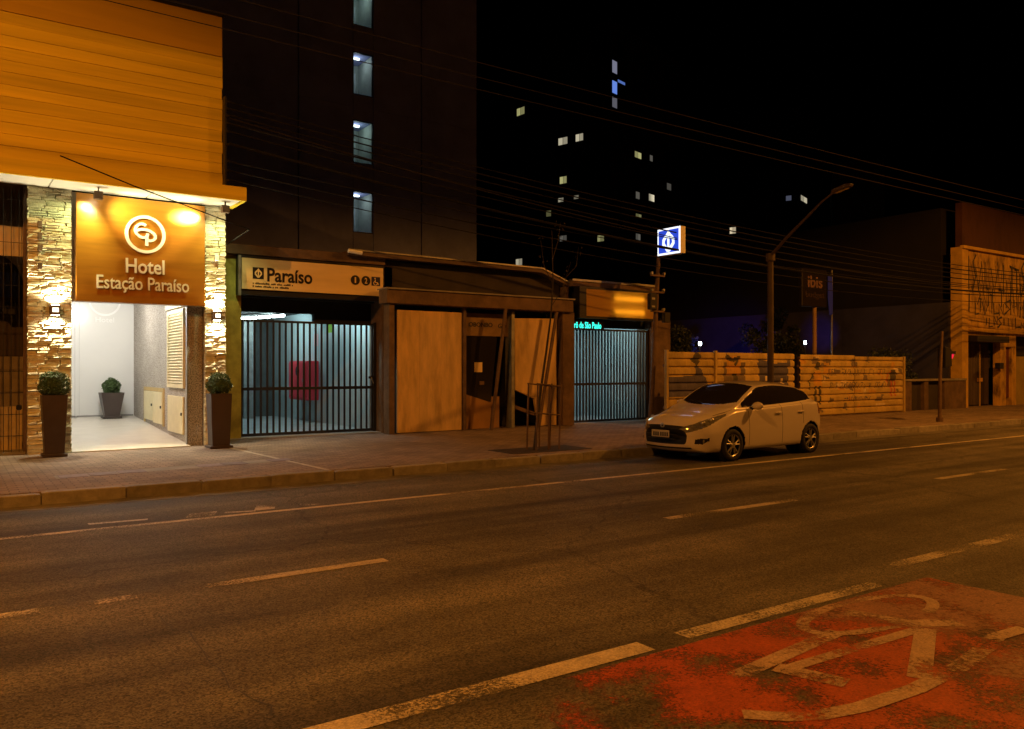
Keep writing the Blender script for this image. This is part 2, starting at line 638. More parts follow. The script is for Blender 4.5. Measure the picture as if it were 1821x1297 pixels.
def stroke(pts, w):
    nst[0] += 1
    z_ = 0.0055 + nst[0] * 0.00025             # each brush stroke a sheet of its own height
    L_, R_ = [], []
    for k in range(len(pts)):
        d = (Vector(pts[min(k + 1, len(pts) - 1)]) - Vector(pts[max(k - 1, 0)])).normalized()
        n_ = Vector((-d.y, d.x)) * w * .5
        L_.append(Vector(pts[k]) + n_)
        R_.append(Vector(pts[k]) - n_)
    for k in range(len(pts) - 1):
        mb.poly([(p.x, p.y, z_) for p in (L_[k], L_[k + 1], R_[k + 1], R_[k])])
stroke(arc(5.42, 3.33, 0.70, 0.255, -60, 250, 30), 0.085)
stroke([(4.86, 3.22), (3.66, 3.08)], 0.12)
stroke([(4.8, 3.19), (5.3, 3.05)], 0.06)
stroke([(4.0, 2.99), (5.35, 2.94)], 0.09)
stroke([(5.3, 3.44), (5.42, 3.04), (5.72, 2.86)], 0.16)
stroke([(5.4, 2.92), (4.5, 2.47)], 0.13)
stroke([(3.98, 3.04), (4.1, 2.66)], 0.15)
stroke([(3.3, 2.72), (3.45, 2.58), (3.62, 2.49), (3.87, 2.43), (4.34, 2.40), (4.86, 2.43), (5.3, 2.50), (5.62, 2.57), (5.95, 2.54)], 0.11)
struct(obj('bicycle_symbol', mb, M['bike_paint']))

# paving strip between the two properties, and worn lilac tactile slabs
struct(obj('paving_strip', MB().poly([(4.62, 17.4, 0.154), (4.70, 17.4, 0.154), (4.98, 12.25, 0.154), (4.90, 12.25, 0.154)]), mat('pale_strip', (0.42, 0.38, 0.33), var=0.3, vscale=5)))
tact = struct(obj('tactile_paving', MB().poly([(1.3, 13.5, 0.152), (5.0, 13.9, 0.152), (5.0, 14.3, 0.152), (1.3, 13.9, 0.152)]), M['concrete']))
M['lilac'] = mat('lilac_slab', (0.2, 0.16, 0.2), rand=0.2, var=0.25, vscale=8)
for k in range(9):
    x = 1.35 + k * 0.405
    if k in (3, 4, 7):
        continue
    piece('paving_slab', 'slab', M['lilac'], tact, x, x + 0.39, 13.52 + k * 0.044, 13.9 + k * 0.044, 0.13, 0.158)

# ================================================================== HOTEL
hotel = thing('hotel_building', 'ochre hotel building with stone clad pillars and bright white entrance passage', 'building', (3.0, 17.6, 0.15))
M['ochre'] = mat('ochre_shadow_band_paint', (0.70, 0.54, 0.03), rough=0.7, var=0.2, vscale=0.9, rand=0.10, stretch=(0.22, 1, 5))  # streaky tone stands for wire shadows across the wall
M['ochre_dk'] = mat('ochre_parapet_paint', (0.56, 0.36, 0.02), rough=0.7, var=0.10, vscale=0.8, stretch=(0.25, 1, 4))
up = obj('upper_wall', MB().box(-5, 4.74, 17.66, 18.0, 5.38, 9.12), M['ochre'], hotel)
z = 5.40
k = 0
while z < 8.15:  # boards made up to carry the wire shadow bands as seams and tone
    h = 0.225 + random.uniform(-.012, .012)
    d = random.uniform(0, .012)
    piece('board', 'box', M['ochre'], up, -5, 4.76 + random.uniform(-.012, .006), 17.605 - d, 17.665, z, z + h - 0.008,
          rot=(R(random.uniform(-.5, .9)), 0, 0))
    z += h
obj('parapet', MB().box(-5, 4.755, 17.59, 17.665, z + 0.004, 9.15), M['ochre_dk'], hotel)
obj('parapet_cap', MB().box(-5, 4.79, 17.55, 18.04, 9.15, 9.20), M['dark'], hotel)
M['side'] = mat('unpainted_side_wall', (0.06, 0.055, 0.05), var=0.3, bump=0.3)
obj('side_wall', MB().box(4.45, 4.73, 18.02, 30, 0.15, 9.1), M['side'], hotel)
# canopy
fas = obj('canopy_fascia', MB().box(-5, 4.96, 16.56, 16.62, 5.13, 5.40).box(4.90, 4.965, 16.62, 17.58, 5.13, 5.40), M['ochre'], hotel)
obj('canopy_deck', MB().box(-5, 4.90, 16.62, 17.58, 5.32, 5.385), M['ochre_dk'], hotel)
can = obj('canopy_soffit', MB().box(-5, 4.90, 16.62, 17.60, 5.20, 5.24), M['concrete'], hotel)
for a, b in ((-0.9, 0.42), (0.44, 1.55), (1.57, 3.25), (3.27, 4.89)):
    piece('soffit_panel', 'slab', M['white'], can, a, b, 16.63, 17.58, 5.155, 5.20)
# stone pillars
M['stone'] = mat('stacked_stone', (0.62, 0.58, 0.43), rough=0.9, var=0.2, vscale=14, bump=0.6, bscale=45, rand=0.16)
M['stone_dk'] = mat('stacked_stone_brown', (0.54, 0.47, 0.34), rough=0.9, var=0.25, vscale=14, bump=0.8, bscale=45, rand=0.25)
for (x0, x1) in ((1.22, 1.95), (4.40, 4.82)):
    pl = obj('pillar', MB().box(x0 + 0.01, x1 - 0.01, 17.62, 18.02, 0.15, 5.15), M['concrete'], hotel)
    z = 0.155
    while z < 5.14:
        h = random.choice((0.038, 0.05, 0.06, 0.075))
        h = min(h, 5.148 - z)
        x = x0
        while x < x1 - 0.005:
            w = min(random.uniform(0.14, 0.36), x1 - x)
            if x1 - (x + w) < 0.08:
                w = x1 - x
            d = random.uniform(0.0, 0.022)
            piece('stone', random.choice(('stone0', 'stone1', 'stone2', 'stone3')), M['stone'] if random.random() < .75 else M['stone_dk'],
                  pl, x, x + w - 0.004, 17.55 - d, 17.66, z, z + h - 0.003)
            x += w
        z += h
# wall over the doorway, granite pier and passage
M['granite'] = speckle_mat('rough_granite', (0.42, 0.38, 0.33), (0.16, 0.14, 0.12), 42)
obj('lintel_wall', MB().box(1.95, 4.40, 17.68, 17.9, 3.05, 5.15), M['white'], hotel)
obj('granite_pier', MB().box(4.10, 4.395, 17.74, 18.0, 0.15, 3.05), M['granite'], hotel)
obj('steel_jamb', MB().box(4.075, 4.10, 17.72, 17.80, 0.18, 3.05), M['steel'], hotel)
pw = obj('passage_wall', MB().box(4.10, 4.40, 18.0, 23.72, 0.15, 3.6), M['granite'], hotel)
obj('passage_left_wall', MB().box(1.70, 1.93, 18.03, 23.72, 0.15, 3.6), M['white'], hotel)
obj('passage_ceiling', MB().box(1.94, 4.09, 17.92, 23.7, 3.5, 3.58), M['white'], hotel)
M['tile'] = mat('beige_floor_tile', (0.62, 0.58, 0.51), rough=0.35, var=0.10, vscale=2, bump=0.05)
fl = MB()
fl.v = [(1.95, 17.5, .17), (4.1, 17.5, .17), (4.1, 23.7, .50), (1.95, 23.7, .50), (1.95, 17.5, .1), (4.1, 17.5, .1), (4.1, 23.7, .1), (1.95, 23.7, .1)]
fl.f = [(0, 1, 2, 3), (4, 7, 6, 5), (0, 4, 5, 1), (1, 5, 6, 2), (2, 6, 7, 3), (3, 7, 4, 0)]
obj('entrance_floor', fl, M['tile'], hotel)
M['gloss_white'] = mat('white_glass_panel', (0.80, 0.80, 0.78), rough=0.18, var=0.02, spec=0.5)
bw = obj('back_panel', MB().box(1.94, 4.1, 23.7, 23.8, 0.42, 3.55), M['gloss_white'], hotel)
M['frost'] = mat('frosted_print', (0.93, 0.93, 0.92), rough=0.5, var=0.01)
obj('panel_frame', MB().box(2.70, 2.74, 23.66, 23.70, 0.5, 3.5).box(2.80, 2.82, 23.67, 23.70, 0.5, 3.5), M['gloss_white'], bw)
obj('skirting', MB().box(2.0, 4.08, 23.66, 23.70, 0.47, 0.54), mat('grey_skirting', (0.3, 0.29, 0.27)), bw)
mb = MB()
mb.ribbon(arc(3.40, 3.52, 0.36, 0.36, 180, 360, 30), 0.05, 'y', 23.690, 23.699)
obj('panel_logo', mb, M['frost'], bw)
text('panel_lettering', 'Hotel', M['frost'], bw, 3.18, 3.62, 2.97, 3.10, 23.699, 0.006)
# louvred shutter and cupboards on the passage wall
M['cream'] = mat('cream_joinery', (0.66, 0.58, 0.36), rough=0.5, var=0.08, vscale=6)
sh = obj('shutter', MB().box(4.05, 4.10, 17.95, 18.00, 1.34, 3.02).box(4.05, 4.10, 19.42, 19.47, 1.34, 3.02).box(4.05, 4.10, 18.0, 19.42, 1.34, 1.42).box(4.05, 4.10, 18.0, 19.42, 2.94, 3.02)
         .box(4.085, 4.10, 18.0, 19.42, 1.42, 2.94), M['cream'], hotel)
for k in range(24):
    zz = 1.44 + k * 0.0625
    piece('slat', 'box', M['cream'], sh, 4.046, 4.096, 18.005, 19.415, zz + 0.014, zz + 0.026, rot=(0, R(-35), 0))
obj('upper_shutter_rail', MB().box(4.04, 4.098, 17.9, 19.6, 3.06, 3.3), M['cream'], hotel)
def cup(y0, y1, z0, z1):
    o = obj('cupboard_door', MB().box(4.06, 4.10, y0, y1, z0, z1), M['cream'], hotel, bevel=0.008)
    obj('door_knob', MB().box(4.035, 4.06, y0 + .06, y0 + .10, (z0 + z1) / 2, (z0 + z1) / 2 + .06), M['dark'], o)
cup(18.02, 19.45, 0.36, 1.16)
cup(20.05, 21.02, 0.46, 1.2)
cup(21.06, 22.1, 0.5, 1.2)
obj('cupboard_frame', MB().box(4.07, 4.099, 19.92, 20.04, 0.42, 1.3).box(4.07, 4.099, 22.11, 22.2, 0.42, 1.3).box(4.07, 4.099, 20.04, 22.11, 1.21, 1.3), mat('ochre_trim', (0.42, 0.3, 0.12)), hotel)

# passage ceiling lights
L_WARM = (1.0, 0.96, 0.88)
M['lamp_warm'] = emission('lit_warm_lamp', (1.0, 0.92, 0.76), 9.0)
for y, pw_ in ((18.6, 105), (21.6, 85)):
    t = thing('ceiling_light', 'round white ceiling lamp %s the hotel passage' % ('near the mouth of' if y < 20 else 'deep inside'), 'lamp', (3.0, y, 3.5))
    obj('rim', MB().lathe([(0.0, 0), (0.19, 0), (0.19, -.05), (0.16, -.06)], (3.0, y, 3.497), n=20), M['white'], t)
    obj('diffuser', MB().lathe([(0.155, -.055), (0.1, -.075), (0.0, -.08)], (3.0, y, 3.497), n=20), M['lamp_warm'], t)
    point('bulb_light', (3.0, y, 3.30), pw_, L_WARM, 0.14, t)

# hotel sign
sign = thing('hotel_sign', 'brown hotel sign panel with raised white lettering and round logo over the entrance', 'sign', (3.19, 17.5, 3.04))
M['sign_brown'] = mat('brown_wood_laminate', (0.33, 0.135, 0.014), rough=0.30, var=0.22, vscale=1.6, spec=0.4, stretch=(0.35, 1, 4))
obj('panel', MB().box(2.01, 4.37, 17.44, 17.50, 3.04, 5.10), M['sign_brown'], sign, bevel=0.004)
obj('panel_batten', MB().box(2.05, 4.33, 17.50, 17.52, 3.2, 3.3).box(2.05, 4.33, 17.50, 17.52, 4.8, 4.9), M['dark'], sign)
M['letter'] = mat('white_raised_lettering', (0.82, 0.79, 0.70), rough=0.45, var=0.03)
YL = 17.437
lg = MB()
lg.ribbon(arc(3.225, 4.41, 0.345, 0.345, 0, 360, 48), 0.058, 'y', YL - 0.04, YL)
obj('logo_ring', lg, M['letter'], sign)
lg = MB()
def LG(u, v):   # logo drawing units (crop 0..1297) to the panel
    return (3.225 + (u - 640) / 1297 * 0.945 , 4.41 + (660 - v) / 1297 * 0.945)
e = [LG(*p) for p in [(650, 420), (600, 385), (540, 380), (470, 405), (415, 460), (385, 530), (390, 600), (425, 670), (490, 725), (570, 755), (640, 740), (690, 690), (700, 630)]]
p_ = [LG(*p) for p in [(420, 580), (470, 550), (540, 533), (620, 530), (700, 540), (780, 570), (850, 620), (895, 680), (890, 745), (840, 800), (770, 825), (700, 820)]]
lg.ribbon(e, 0.050, 'y', YL - 0.038, YL)
lg.ribbon(p_, 0.050, 'y', YL - 0.040, YL)
lg.ribbon([LG(675, 680), LG(675, 970)], 0.054, 'y', YL - 0.042, YL)
obj('logo_monogram', lg, M['letter'], sign)
text('word_hotel', 'Hotel', M['letter'], sign, 2.87, 3.58, 3.63, 3.92, YL, 0.04, bold=0.014)
text('name_lettering', 'Estação Paraíso', M['letter'], sign, 2.36, 4.05, 3.24, 3.56, YL, 0.035, bold=0.010)

# two small floodlights under the canopy that wash the sign
FL = (1.0, 0.82, 0.42)
M['flood_glass'] = emission('flood_glass', (1.0, 0.9, 0.55), 30.0)
for i, (x, tx, tz, pw_, lab) in enumerate(((2.33, 2.14, 4.86, 24, 'small brown floodlight under canopy above the left end of the sign'),
                                          (4.66, 4.02, 4.84, 34, 'small floodlight at the canopy corner above the right end of the sign'))):
    t = thing('floodlight', lab, 'lamp', (x, 17.0, 5.15), 'floodlights over the hotel sign')
    obj('bracket', MB().box(x - .012, x + .012, 16.98, 17.02, 5.05, 5.155), M['rust'], t)
    a = obj('housing', MB().prism([(16.93, 4.93), (17.06, 4.93), (17.09, 5.04), (16.96, 5.08)], 'x', x - .075, x + .075), M['rust'], t, bevel=0.006)
    obj('lens', MB().prism([(17.064, 4.942), (17.068, 4.942), (17.094, 5.03), (17.09, 5.03)], 'x', x - .06, x + .06), M['flood_glass'], t)
    spot('flood_beam', (x - (.06 if x > 4 else 0), 17.02, 4.90), (tx, 17.45, tz), pw_ * (190 if x > 4 else 14), (1.0, 0.93, 0.78), 25, 1.0, 0.06, t)
    spot('flood_wash', (x - (.1 if x > 4 else -.1), 16.95, 4.88), (3.2, 17.45, 4.75), pw_ * 7.0, (1.0, 0.90, 0.45), 95, 1.0, 0.08, t)
    spot('flood_spill', (x, 16.98, 4.89), (x + (-.55 if x < 4 else -.05), 17.55, 3.9), pw_ * (4.6 if x < 4 else 2.6), (0.9, 1.0, 0.42), 125, 0.9, 0.06, t)

# up-and-down wall lamps
M['sconce_glow'] = emission('sconce_glow', (1.0, 0.86, 0.52), 45.0)
for (x, lab) in ((1.66, 'up and down wall lamp on the wide left stone pillar'), (4.61, 'up and down wall lamp on the narrow right stone pillar')):
    t = thing('wall_lamp', lab, 'lamp', (x, 17.5, 2.85), 'hotel wall lamps')
    obj('lamp_body', MB().box(x - .075, x + .075, 17.36, 17.50, 2.76, 2.94), M['rust'], t, bevel=0.006)
    obj('wall_plate', MB().box(x - .09, x + .09, 17.48, 17.52, 2.74, 2.96), M['rust'], t)
    obj('glass_band', MB().box(x - .05, x + .05, 17.352, 17.362, 2.81, 2.89), emission('sconce_window', (1.0, 0.85, 0.6), 3.0), t)
    obj('upper_opening', MB().box(x - .06, x + .06, 17.375, 17.485, 2.942, 2.95), M['sconce_glow'], t)
    obj('lower_opening', MB().box(x - .06, x + .06, 17.375, 17.485, 2.75, 2.758), M['sconce_glow'], t)
    spot('up_light', (x, 17.44, 2.97), (x, 17.47, 4.0), 190, (1.0, 0.84, 0.5), 150, 0.8, 0.03, t)
    spot('down_light', (x, 17.44, 2.73), (x, 17.47, 1.0), 190, (1.0, 0.84, 0.5), 150, 0.8, 0.03, t)

# four small conduit clips on the left pillar with a cable stub each
for k, zz in enumerate((4.44, 4.22, 4.0, 3.66)):
    t = tag(obj('conduit_clip', MB().box(1.38, 1.45, 17.44, 17.52, zz - .06, zz + .06).box(1.45, 1.75, 17.47, 17.49, zz - .012, zz + .006), M['rust'], bevel=0.004),
            '%s rusty bracket on the upper left stone pillar' % ('topmost', 'second', 'third', 'lowest')[k], 'bracket', 'brackets on the left pillar')

# house number plate-like switch box on the right pillar
tag(obj('junction_box', MB().box(4.58, 4.66, 17.46, 17.52, 4.0, 4.12), M['white'], bevel=0.01), 'small white junction box high on the right stone pillar', 'junction box')

# planters with clipped box balls
M['pot'] = mat('dark_brown_planter', (0.055, 0.04, 0.035), rough=0.45, var=0.2)
M['soil'] = mat('potting_soil', (0.03, 0.022, 0.016), rough=1.0, bump=0.5)
M['leaf'] = mat('box_leaf', (0.055, 0.095, 0.025), rough=0.55, var=0.4, vscale=20)
def leaves(mb, c, rad, n, size, rr, shell=0.55, squash=1.0):
    for _ in range(n):
        while True:
            d = Vector((rr.gauss(0, 1), rr.gauss(0, 1), rr.gauss(0, 1)))
            if d.length > .01:
                break
        d.normalize()
        lump = 1 + .07 * math.sin(d.x * 5 + rad * 40) * math.sin(d.y * 6 + 1) + .06 * math.sin(d.z * 7 + rad * 90)
        q = rad * lump * (shell + (1.06 - shell) * rr.random() ** 0.5) * (1.0 if rr.random() > .03 else 1.1)
        p = Vector(c) + Vector((d.x * q, d.y * q, d.z * q * squash))
        a = Vector((rr.gauss(0, 1), rr.gauss(0, 1), rr.gauss(0, 1))).normalized()
        u = (d * 0.6 + a * 0.9).normalized()
        w = u.cross(Vector((rr.gauss(0, 1), rr.gauss(0, 1), rr.gauss(0, 1)))).normalized()
        s1, s2 = size * rr.uniform(.7, 1.3), size * rr.uniform(.4, .65)
        mb.poly([p - u * s1, p + w * s2, p + u * s1, p - w * s2])
def planter(x, y, z0, w0, w1, h, rad, lab, seed):
    rr = random.Random(seed)
    t = thing('planter', lab, 'planter', (x, y, z0), 'hotel planters')
    pts0 = [(-1, -1), (1, -1), (1, 1), (-1, 1)]
    mb = MB()
    mb.v = [(x + a * w0, y + b * w0, z0 + .05) for a, b in pts0] + [(x + a * w1, y + b * w1, z0 + h) for a, b in pts0] + \
           [(x + a * w1 * .86, y + b * w1 * .86, z0 + h) for a, b in pts0] + [(x + a * w1 * .82, y + b * w1 * .82, z0 + h - .08) for a, b in pts0]
    mb.f = [(0, 3, 2, 1)] + [(i, (i + 1) % 4, 4 + (i + 1) % 4, 4 + i) for i in range(4)] + [(4 + i, 4 + (i + 1) % 4, 8 + (i + 1) % 4, 8 + i) for i in range(4)] + \
           [(8 + i, 8 + (i + 1) % 4, 12 + (i + 1) % 4, 12 + i) for i in range(4)]
    obj('pot', mb, M['pot'], t)
    obj('saucer', MB().box(x - w0 * 1.3, x + w0 * 1.3, y - w0 * 1.3, y + w0 * 1.3, z0 + .003, z0 + .055), M['pot'], t, bevel=0.008)
    obj('soil', MB().box(x - w1 * .815, x + w1 * .815, y - w1 * .815, y + w1 * .815, z0 + h - .12, z0 + h - .082), M['soil'], t)
    cz = z0 + h + rad * .72
    obj('stem', MB().tube([(x, y, z0 + h - .1), (x, y, cz)], 0.02, 6), M['rust'], t)
    mb = MB()
    leaves(mb, (x, y, cz), rad, int(16000 * rad), 0.017, rr, 0.72)
    sh_ = obj('shrub', mb, M['leaf'], t)
    obj('shrub_core', MB().lathe([(0.001, -rad * .74), (rad * .5, -rad * .55), (rad * .74, 0), (rad * .5, rad * .55), (0.001, rad * .74)], (x, y, cz), n=14), M['leaf'], sh_)
planter(1.60, 17.02, 0.15, 0.155, 0.205, 1.12, 0.25, 'tall dark planter with clipped round shrub before the wide left stone pillar', 1)
planter(4.52, 16.95, 0.15, 0.17, 0.205, 1.10, 0.235, 'tall dark planter with clipped round shrub before the narrow right stone pillar', 2)
planter(3.48, 23.2, 0.475, 0.17, 0.27, 0.66, 0.21, 'short flared planter with round shrub inside the white hotel passage', 3)

# ================================================================== LEFT NEIGHBOUR
nb = thing('neighbour_house', 'dark house front behind wire mesh beside the hotel', 'building', (0.0, 19.5, 0.15))
M['nb_wall'] = mat('grey_stucco', (0.24, 0.2, 0.16), var=0.25, stain=0.5, bump=0.3)
mb = MB().box(-5, 1.6, 19.5, 19.9, 0.15, 2.0)
mb.box(-5, 0.2, 19.5, 19.9, 2.0, 6).box(0.2, 1.6, 19.5, 19.9, 4.3, 6)
obj('wall', mb, M['nb_wall'], nb)
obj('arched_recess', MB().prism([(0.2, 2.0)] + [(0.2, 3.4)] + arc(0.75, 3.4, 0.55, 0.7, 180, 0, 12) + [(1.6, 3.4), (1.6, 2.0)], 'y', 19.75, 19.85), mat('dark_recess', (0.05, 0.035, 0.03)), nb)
obj('spandrel', MB().prism([(0.2, 4.3), (0.2, 3.4)] + arc(0.75, 3.4, 0.55, 0.7, 180, 0, 12) + [(1.6, 3.4), (1.6, 4.3)], 'y', 19.52, 19.7), M['nb_wall'], nb)
obj('blue_shutter', MB().box(0.25, 1.22, 19.60, 19.66, 3.22, 3.72), mat('navy_panel', (0.03, 0.035, 0.12)), nb)
obj('meter_box', MB().box(0.93, 1.15, 19.35, 19.5, 2.85, 3.1), M['black'], nb, bevel=0.01)
obj('forecourt', MB().box(-5, 1.2, 17.7, 19.5, 0.151, 0.2), M['concrete'], nb)
obj('added_lit_board', MB().box(-3, 1.18, 17.86, 17.95, 3.86, 4.42), mat('cream_lit_board', (0.55, 0.42, 0.24), var=0.2, stain=0.4), nb)  # board added where the lamp reaches, to give a bright band
obj('added_pale_wall', MB().box(-3, 1.18, 18.3, 18.5, 0.15, 1.02), mat('cream_lamplit_wall', (0.55, 0.42, 0.22), var=0.2, stain=0.3, sscale=2), nb)  # wall added, lamplit brightness put into its pale colour
fe = thing('mesh_fence', 'wire mesh fence of tall thin rods left of the hotel', 'fence', (0.2, 17.75, 0.15))
for k in range(11):
    x = -0.15 + k * 0.125
    piece('rod', 'box', M['dark'], fe, x - .006, x + .006, 17.744, 17.756, 0.15, 5.1)
for k in range(12):
    zz = 0.5 + k * 0.40
    piece('cross_rod', 'box', M['dark'], fe, -0.4, 1.2, 17.757, 17.767, zz - .005, zz + .005)
obj('end_post', MB().box(1.165, 1.215, 17.72, 17.78, 0.15, 5.12), M['rust'], fe)
tag(obj('fence_lock', MB().box(1.05, 1.14, 17.66, 17.74, 0.98, 1.08), M['black'], bevel=0.02), 'round black lock box on the wire mesh fence', 'lock')

# ================================================================== STATION ENTRANCE BESIDE THE HOTEL
L_COOL = (0.64, 0.98, 1.0)
M['olive'] = mat('olive_plaster', (0.48, 0.40, 0.08), rough=0.85, var=0.3, vscale=2.5, stain=0.5, sscale=1.4, bump=0.3)
M['brown_conc'] = mat('brown_stained_concrete', (0.145, 0.095, 0.06), rough=0.9, var=0.35, vscale=3, stain=0.5, bump=0.3)
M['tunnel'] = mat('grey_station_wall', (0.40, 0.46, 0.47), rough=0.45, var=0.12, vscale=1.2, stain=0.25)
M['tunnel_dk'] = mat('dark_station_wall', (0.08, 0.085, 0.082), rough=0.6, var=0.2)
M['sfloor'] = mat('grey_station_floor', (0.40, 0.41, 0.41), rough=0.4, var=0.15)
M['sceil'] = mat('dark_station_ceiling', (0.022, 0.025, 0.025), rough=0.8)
st = thing('station_entrance', 'olive plastered station entrance with brown lintel next to the hotel', 'building', (7.2, 19.0, 0.15))
obj('left_pier', MB().box(4.90, 5.50, 18.78, 19.3, 0.15, 4.52), M['olive'], st)
obj('right_pier', MB().box(8.96, 9.22, 18.62, 19.4, 0.15, 4.3), M['brown_conc'], st)
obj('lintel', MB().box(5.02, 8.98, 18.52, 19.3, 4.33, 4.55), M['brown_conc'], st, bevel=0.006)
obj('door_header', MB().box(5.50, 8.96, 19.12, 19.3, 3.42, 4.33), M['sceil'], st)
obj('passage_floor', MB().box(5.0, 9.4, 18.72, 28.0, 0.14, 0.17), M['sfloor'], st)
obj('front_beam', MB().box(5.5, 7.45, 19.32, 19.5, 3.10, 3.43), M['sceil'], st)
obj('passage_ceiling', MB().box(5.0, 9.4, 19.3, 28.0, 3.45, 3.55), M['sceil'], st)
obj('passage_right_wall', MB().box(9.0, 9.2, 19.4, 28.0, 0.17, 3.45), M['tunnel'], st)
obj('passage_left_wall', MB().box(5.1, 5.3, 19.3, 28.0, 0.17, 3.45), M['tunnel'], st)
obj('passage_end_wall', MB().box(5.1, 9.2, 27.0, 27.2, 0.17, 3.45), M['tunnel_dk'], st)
obj('passage_column', MB().box(7.70, 8.0, 26.0, 26.3, 0.17, 3.45), M['steel'], st)

gt = thing('bar_gate', 'closed gate of tall vertical bars under the station name board', 'gate', (7.2, 19.02, 0.17), 'station bar gates')
def bar_gate(t, x0, x1, y, ztop, n, zrail, z0=0.17):
    m = M['dark']
    for k in range(n):
        x = x0 + .03 + (x1 - x0 - .06) * k / (n - 1)
        piece('bar', 'box', m, t, x - .022, x + .022, y - .016, y + .016, z0 + .05, ztop)
    obj('middle_rail', MB().box(x0, x1, y - .03, y + .03, zrail - .035, zrail + .035), m, t)
    obj('bottom_rail', MB().box(x0, x1, y - .03, y + .03, z0 + .01, z0 + .075), m, t)
    obj('top_rail', MB().box(x0, x1, y - .03, y + .03, ztop, ztop + .05), m, t)
    obj('frame_post', MB().box(x1, x1 + .07, y - .04, y + .04, z0, ztop + .08), m, t)
    obj('frame_post', MB().box(x0 - .05, x0, y - .04, y + .04, z0, ztop + .08), m, t)
bar_gate(gt, 5.55, 8.88, 19.02, 2.84, 23, 1.28)
lk = obj('lock', MB().box(8.74, 8.88, 18.95, 18.985, 1.50, 1.56), M['black'], gt)
obj('handle', MB().tube([(8.80, 18.94, 1.53), (8.80, 18.90, 1.47), (8.84, 18.90, 1.38)], 0.014, 6), M['steel'], lk)

M['board'] = mat('pale_sign_board', (0.78, 0.62, 0.34), rough=0.5, var=0.14, vscale=1.0, stretch=(0.3, 1, 2.5))
M['sign_ink'] = mat('black_sign_ink', (0.012, 0.01, 0.012), rough=0.5, var=0.1)
sg = thing('station_sign', 'long pale station name board with black lettering over the barred gate', 'sign', (7.2, 18.5, 3.5))
obj('backing', MB().box(5.36, 8.96, 18.56, 18.72, 3.42, 4.32), M['black'], sg)
obj('panel', MB().box(5.44, 8.92, 18.51, 18.56, 3.55, 4.25), M['board'], sg, bevel=0.004)
obj('side_trim', MB().box(5.36, 5.42, 18.50, 18.56, 3.40, 4.30), M['steel'], sg)
YS = 18.507
ic = obj('emblem_square', MB().box(5.68, 5.93, YS - .006, YS, 3.79, 4.05), M['sign_ink'], sg)
def emblem(mb, cx, cz, s, y0, y1, axis='y'):
    mb.prism([(cx, cz + .46 * s), (cx - .16 * s, cz + .24 * s), (cx + .16 * s, cz + .24 * s)], axis, y0, y1)
    mb.prism([(cx - .055 * s, cz + .27 * s), (cx + .055 * s, cz + .27 * s), (cx + .055 * s, cz - .3 * s), (cx - .055 * s, cz - .3 * s)], axis, y0 + .0005, y1 + .0005)
    mb.ribbon([(cx - .02 * s, cz - .40 * s), (cx - .28 * s, cz - .10 * s), (cx - .27 * s, cz + .06 * s), (cx - .17 * s, cz + .17 * s), (cx - .1 * s, cz + .22 * s)], .14 * s, axis, y0 + .001, y1 + .001)
    mb.ribbon([(cx + .02 * s, cz - .40 * s), (cx + .28 * s, cz - .10 * s), (cx + .27 * s, cz + .06 * s), (cx + .17 * s, cz + .17 * s), (cx + .1 * s, cz + .22 * s)], .14 * s, axis, y0 + .0015, y1 + .0015)
    mb.prism([(cx, cz - .46 * s), (cx + .13 * s, cz - .3 * s), (cx - .13 * s, cz - .3 * s)], axis, y0 + .002, y1 + .002)
mb = MB()
emblem(mb, 5.805, 3.92, 0.24, YS - .012, YS - .006)
obj('emblem', mb, M['board'], ic)
text('station_name', 'Paraíso', M['sign_ink'], sg, 6.01, 7.08, 3.74, 4.06, YS, 0.006, bold=0.022)
mb = MB()
rr = random.Random(77)
for z_, xe in ((3.668, 6.62), (3.60, 6.50)):      # two rows too small to read
    x = 5.68
    while x < xe:
        w_ = rr.uniform(.02, .034)
        mb.box(x, x + w_ * .7, YS - .004, YS, z_, z_ + rr.choice((.03, .03, .042)))
        x += w_ + (rr.random() < .2) * .03
obj('small_print', mb, M['sign_ink'], sg)
for x, ch in ((8.17, '1'), (8.45, '2')):
    c = obj('line_badge', MB().lathe([(0.001, -.006), (.118, -.006), (.118, 0), (.001, 0)], (x, YS, 3.91), 'y', 28), M['sign_ink'], sg)
    hw_ = .018 if ch == '1' else .034
    text('badge_number', ch, M['board'], c, x - hw_, x + hw_, 3.84, 3.98, YS - .006, 0.004, bold=0.02)
c = obj('access_badge', MB().box(8.60, 8.83, YS - .006, YS, 3.80, 4.02), mat('navy_badge', (0.03, 0.03, 0.1)), sg)
mb = MB()
mb.ribbon(arc(8.705, 3.865, .05, .05, 100, 360, 14), .018, 'y', YS - .011, YS - .006)
mb.ribbon([(8.695, 3.955), (8.70, 3.885), (8.76, 3.88), (8.785, 3.83)], .02, 'y', YS - .0115, YS - .006)
mb.prism(arc(8.69, 3.982, .017, .017, 0, 330, 10), 'y', YS - .012, YS - .006)
obj('wheelchair_symbol', mb, M['board'], c)

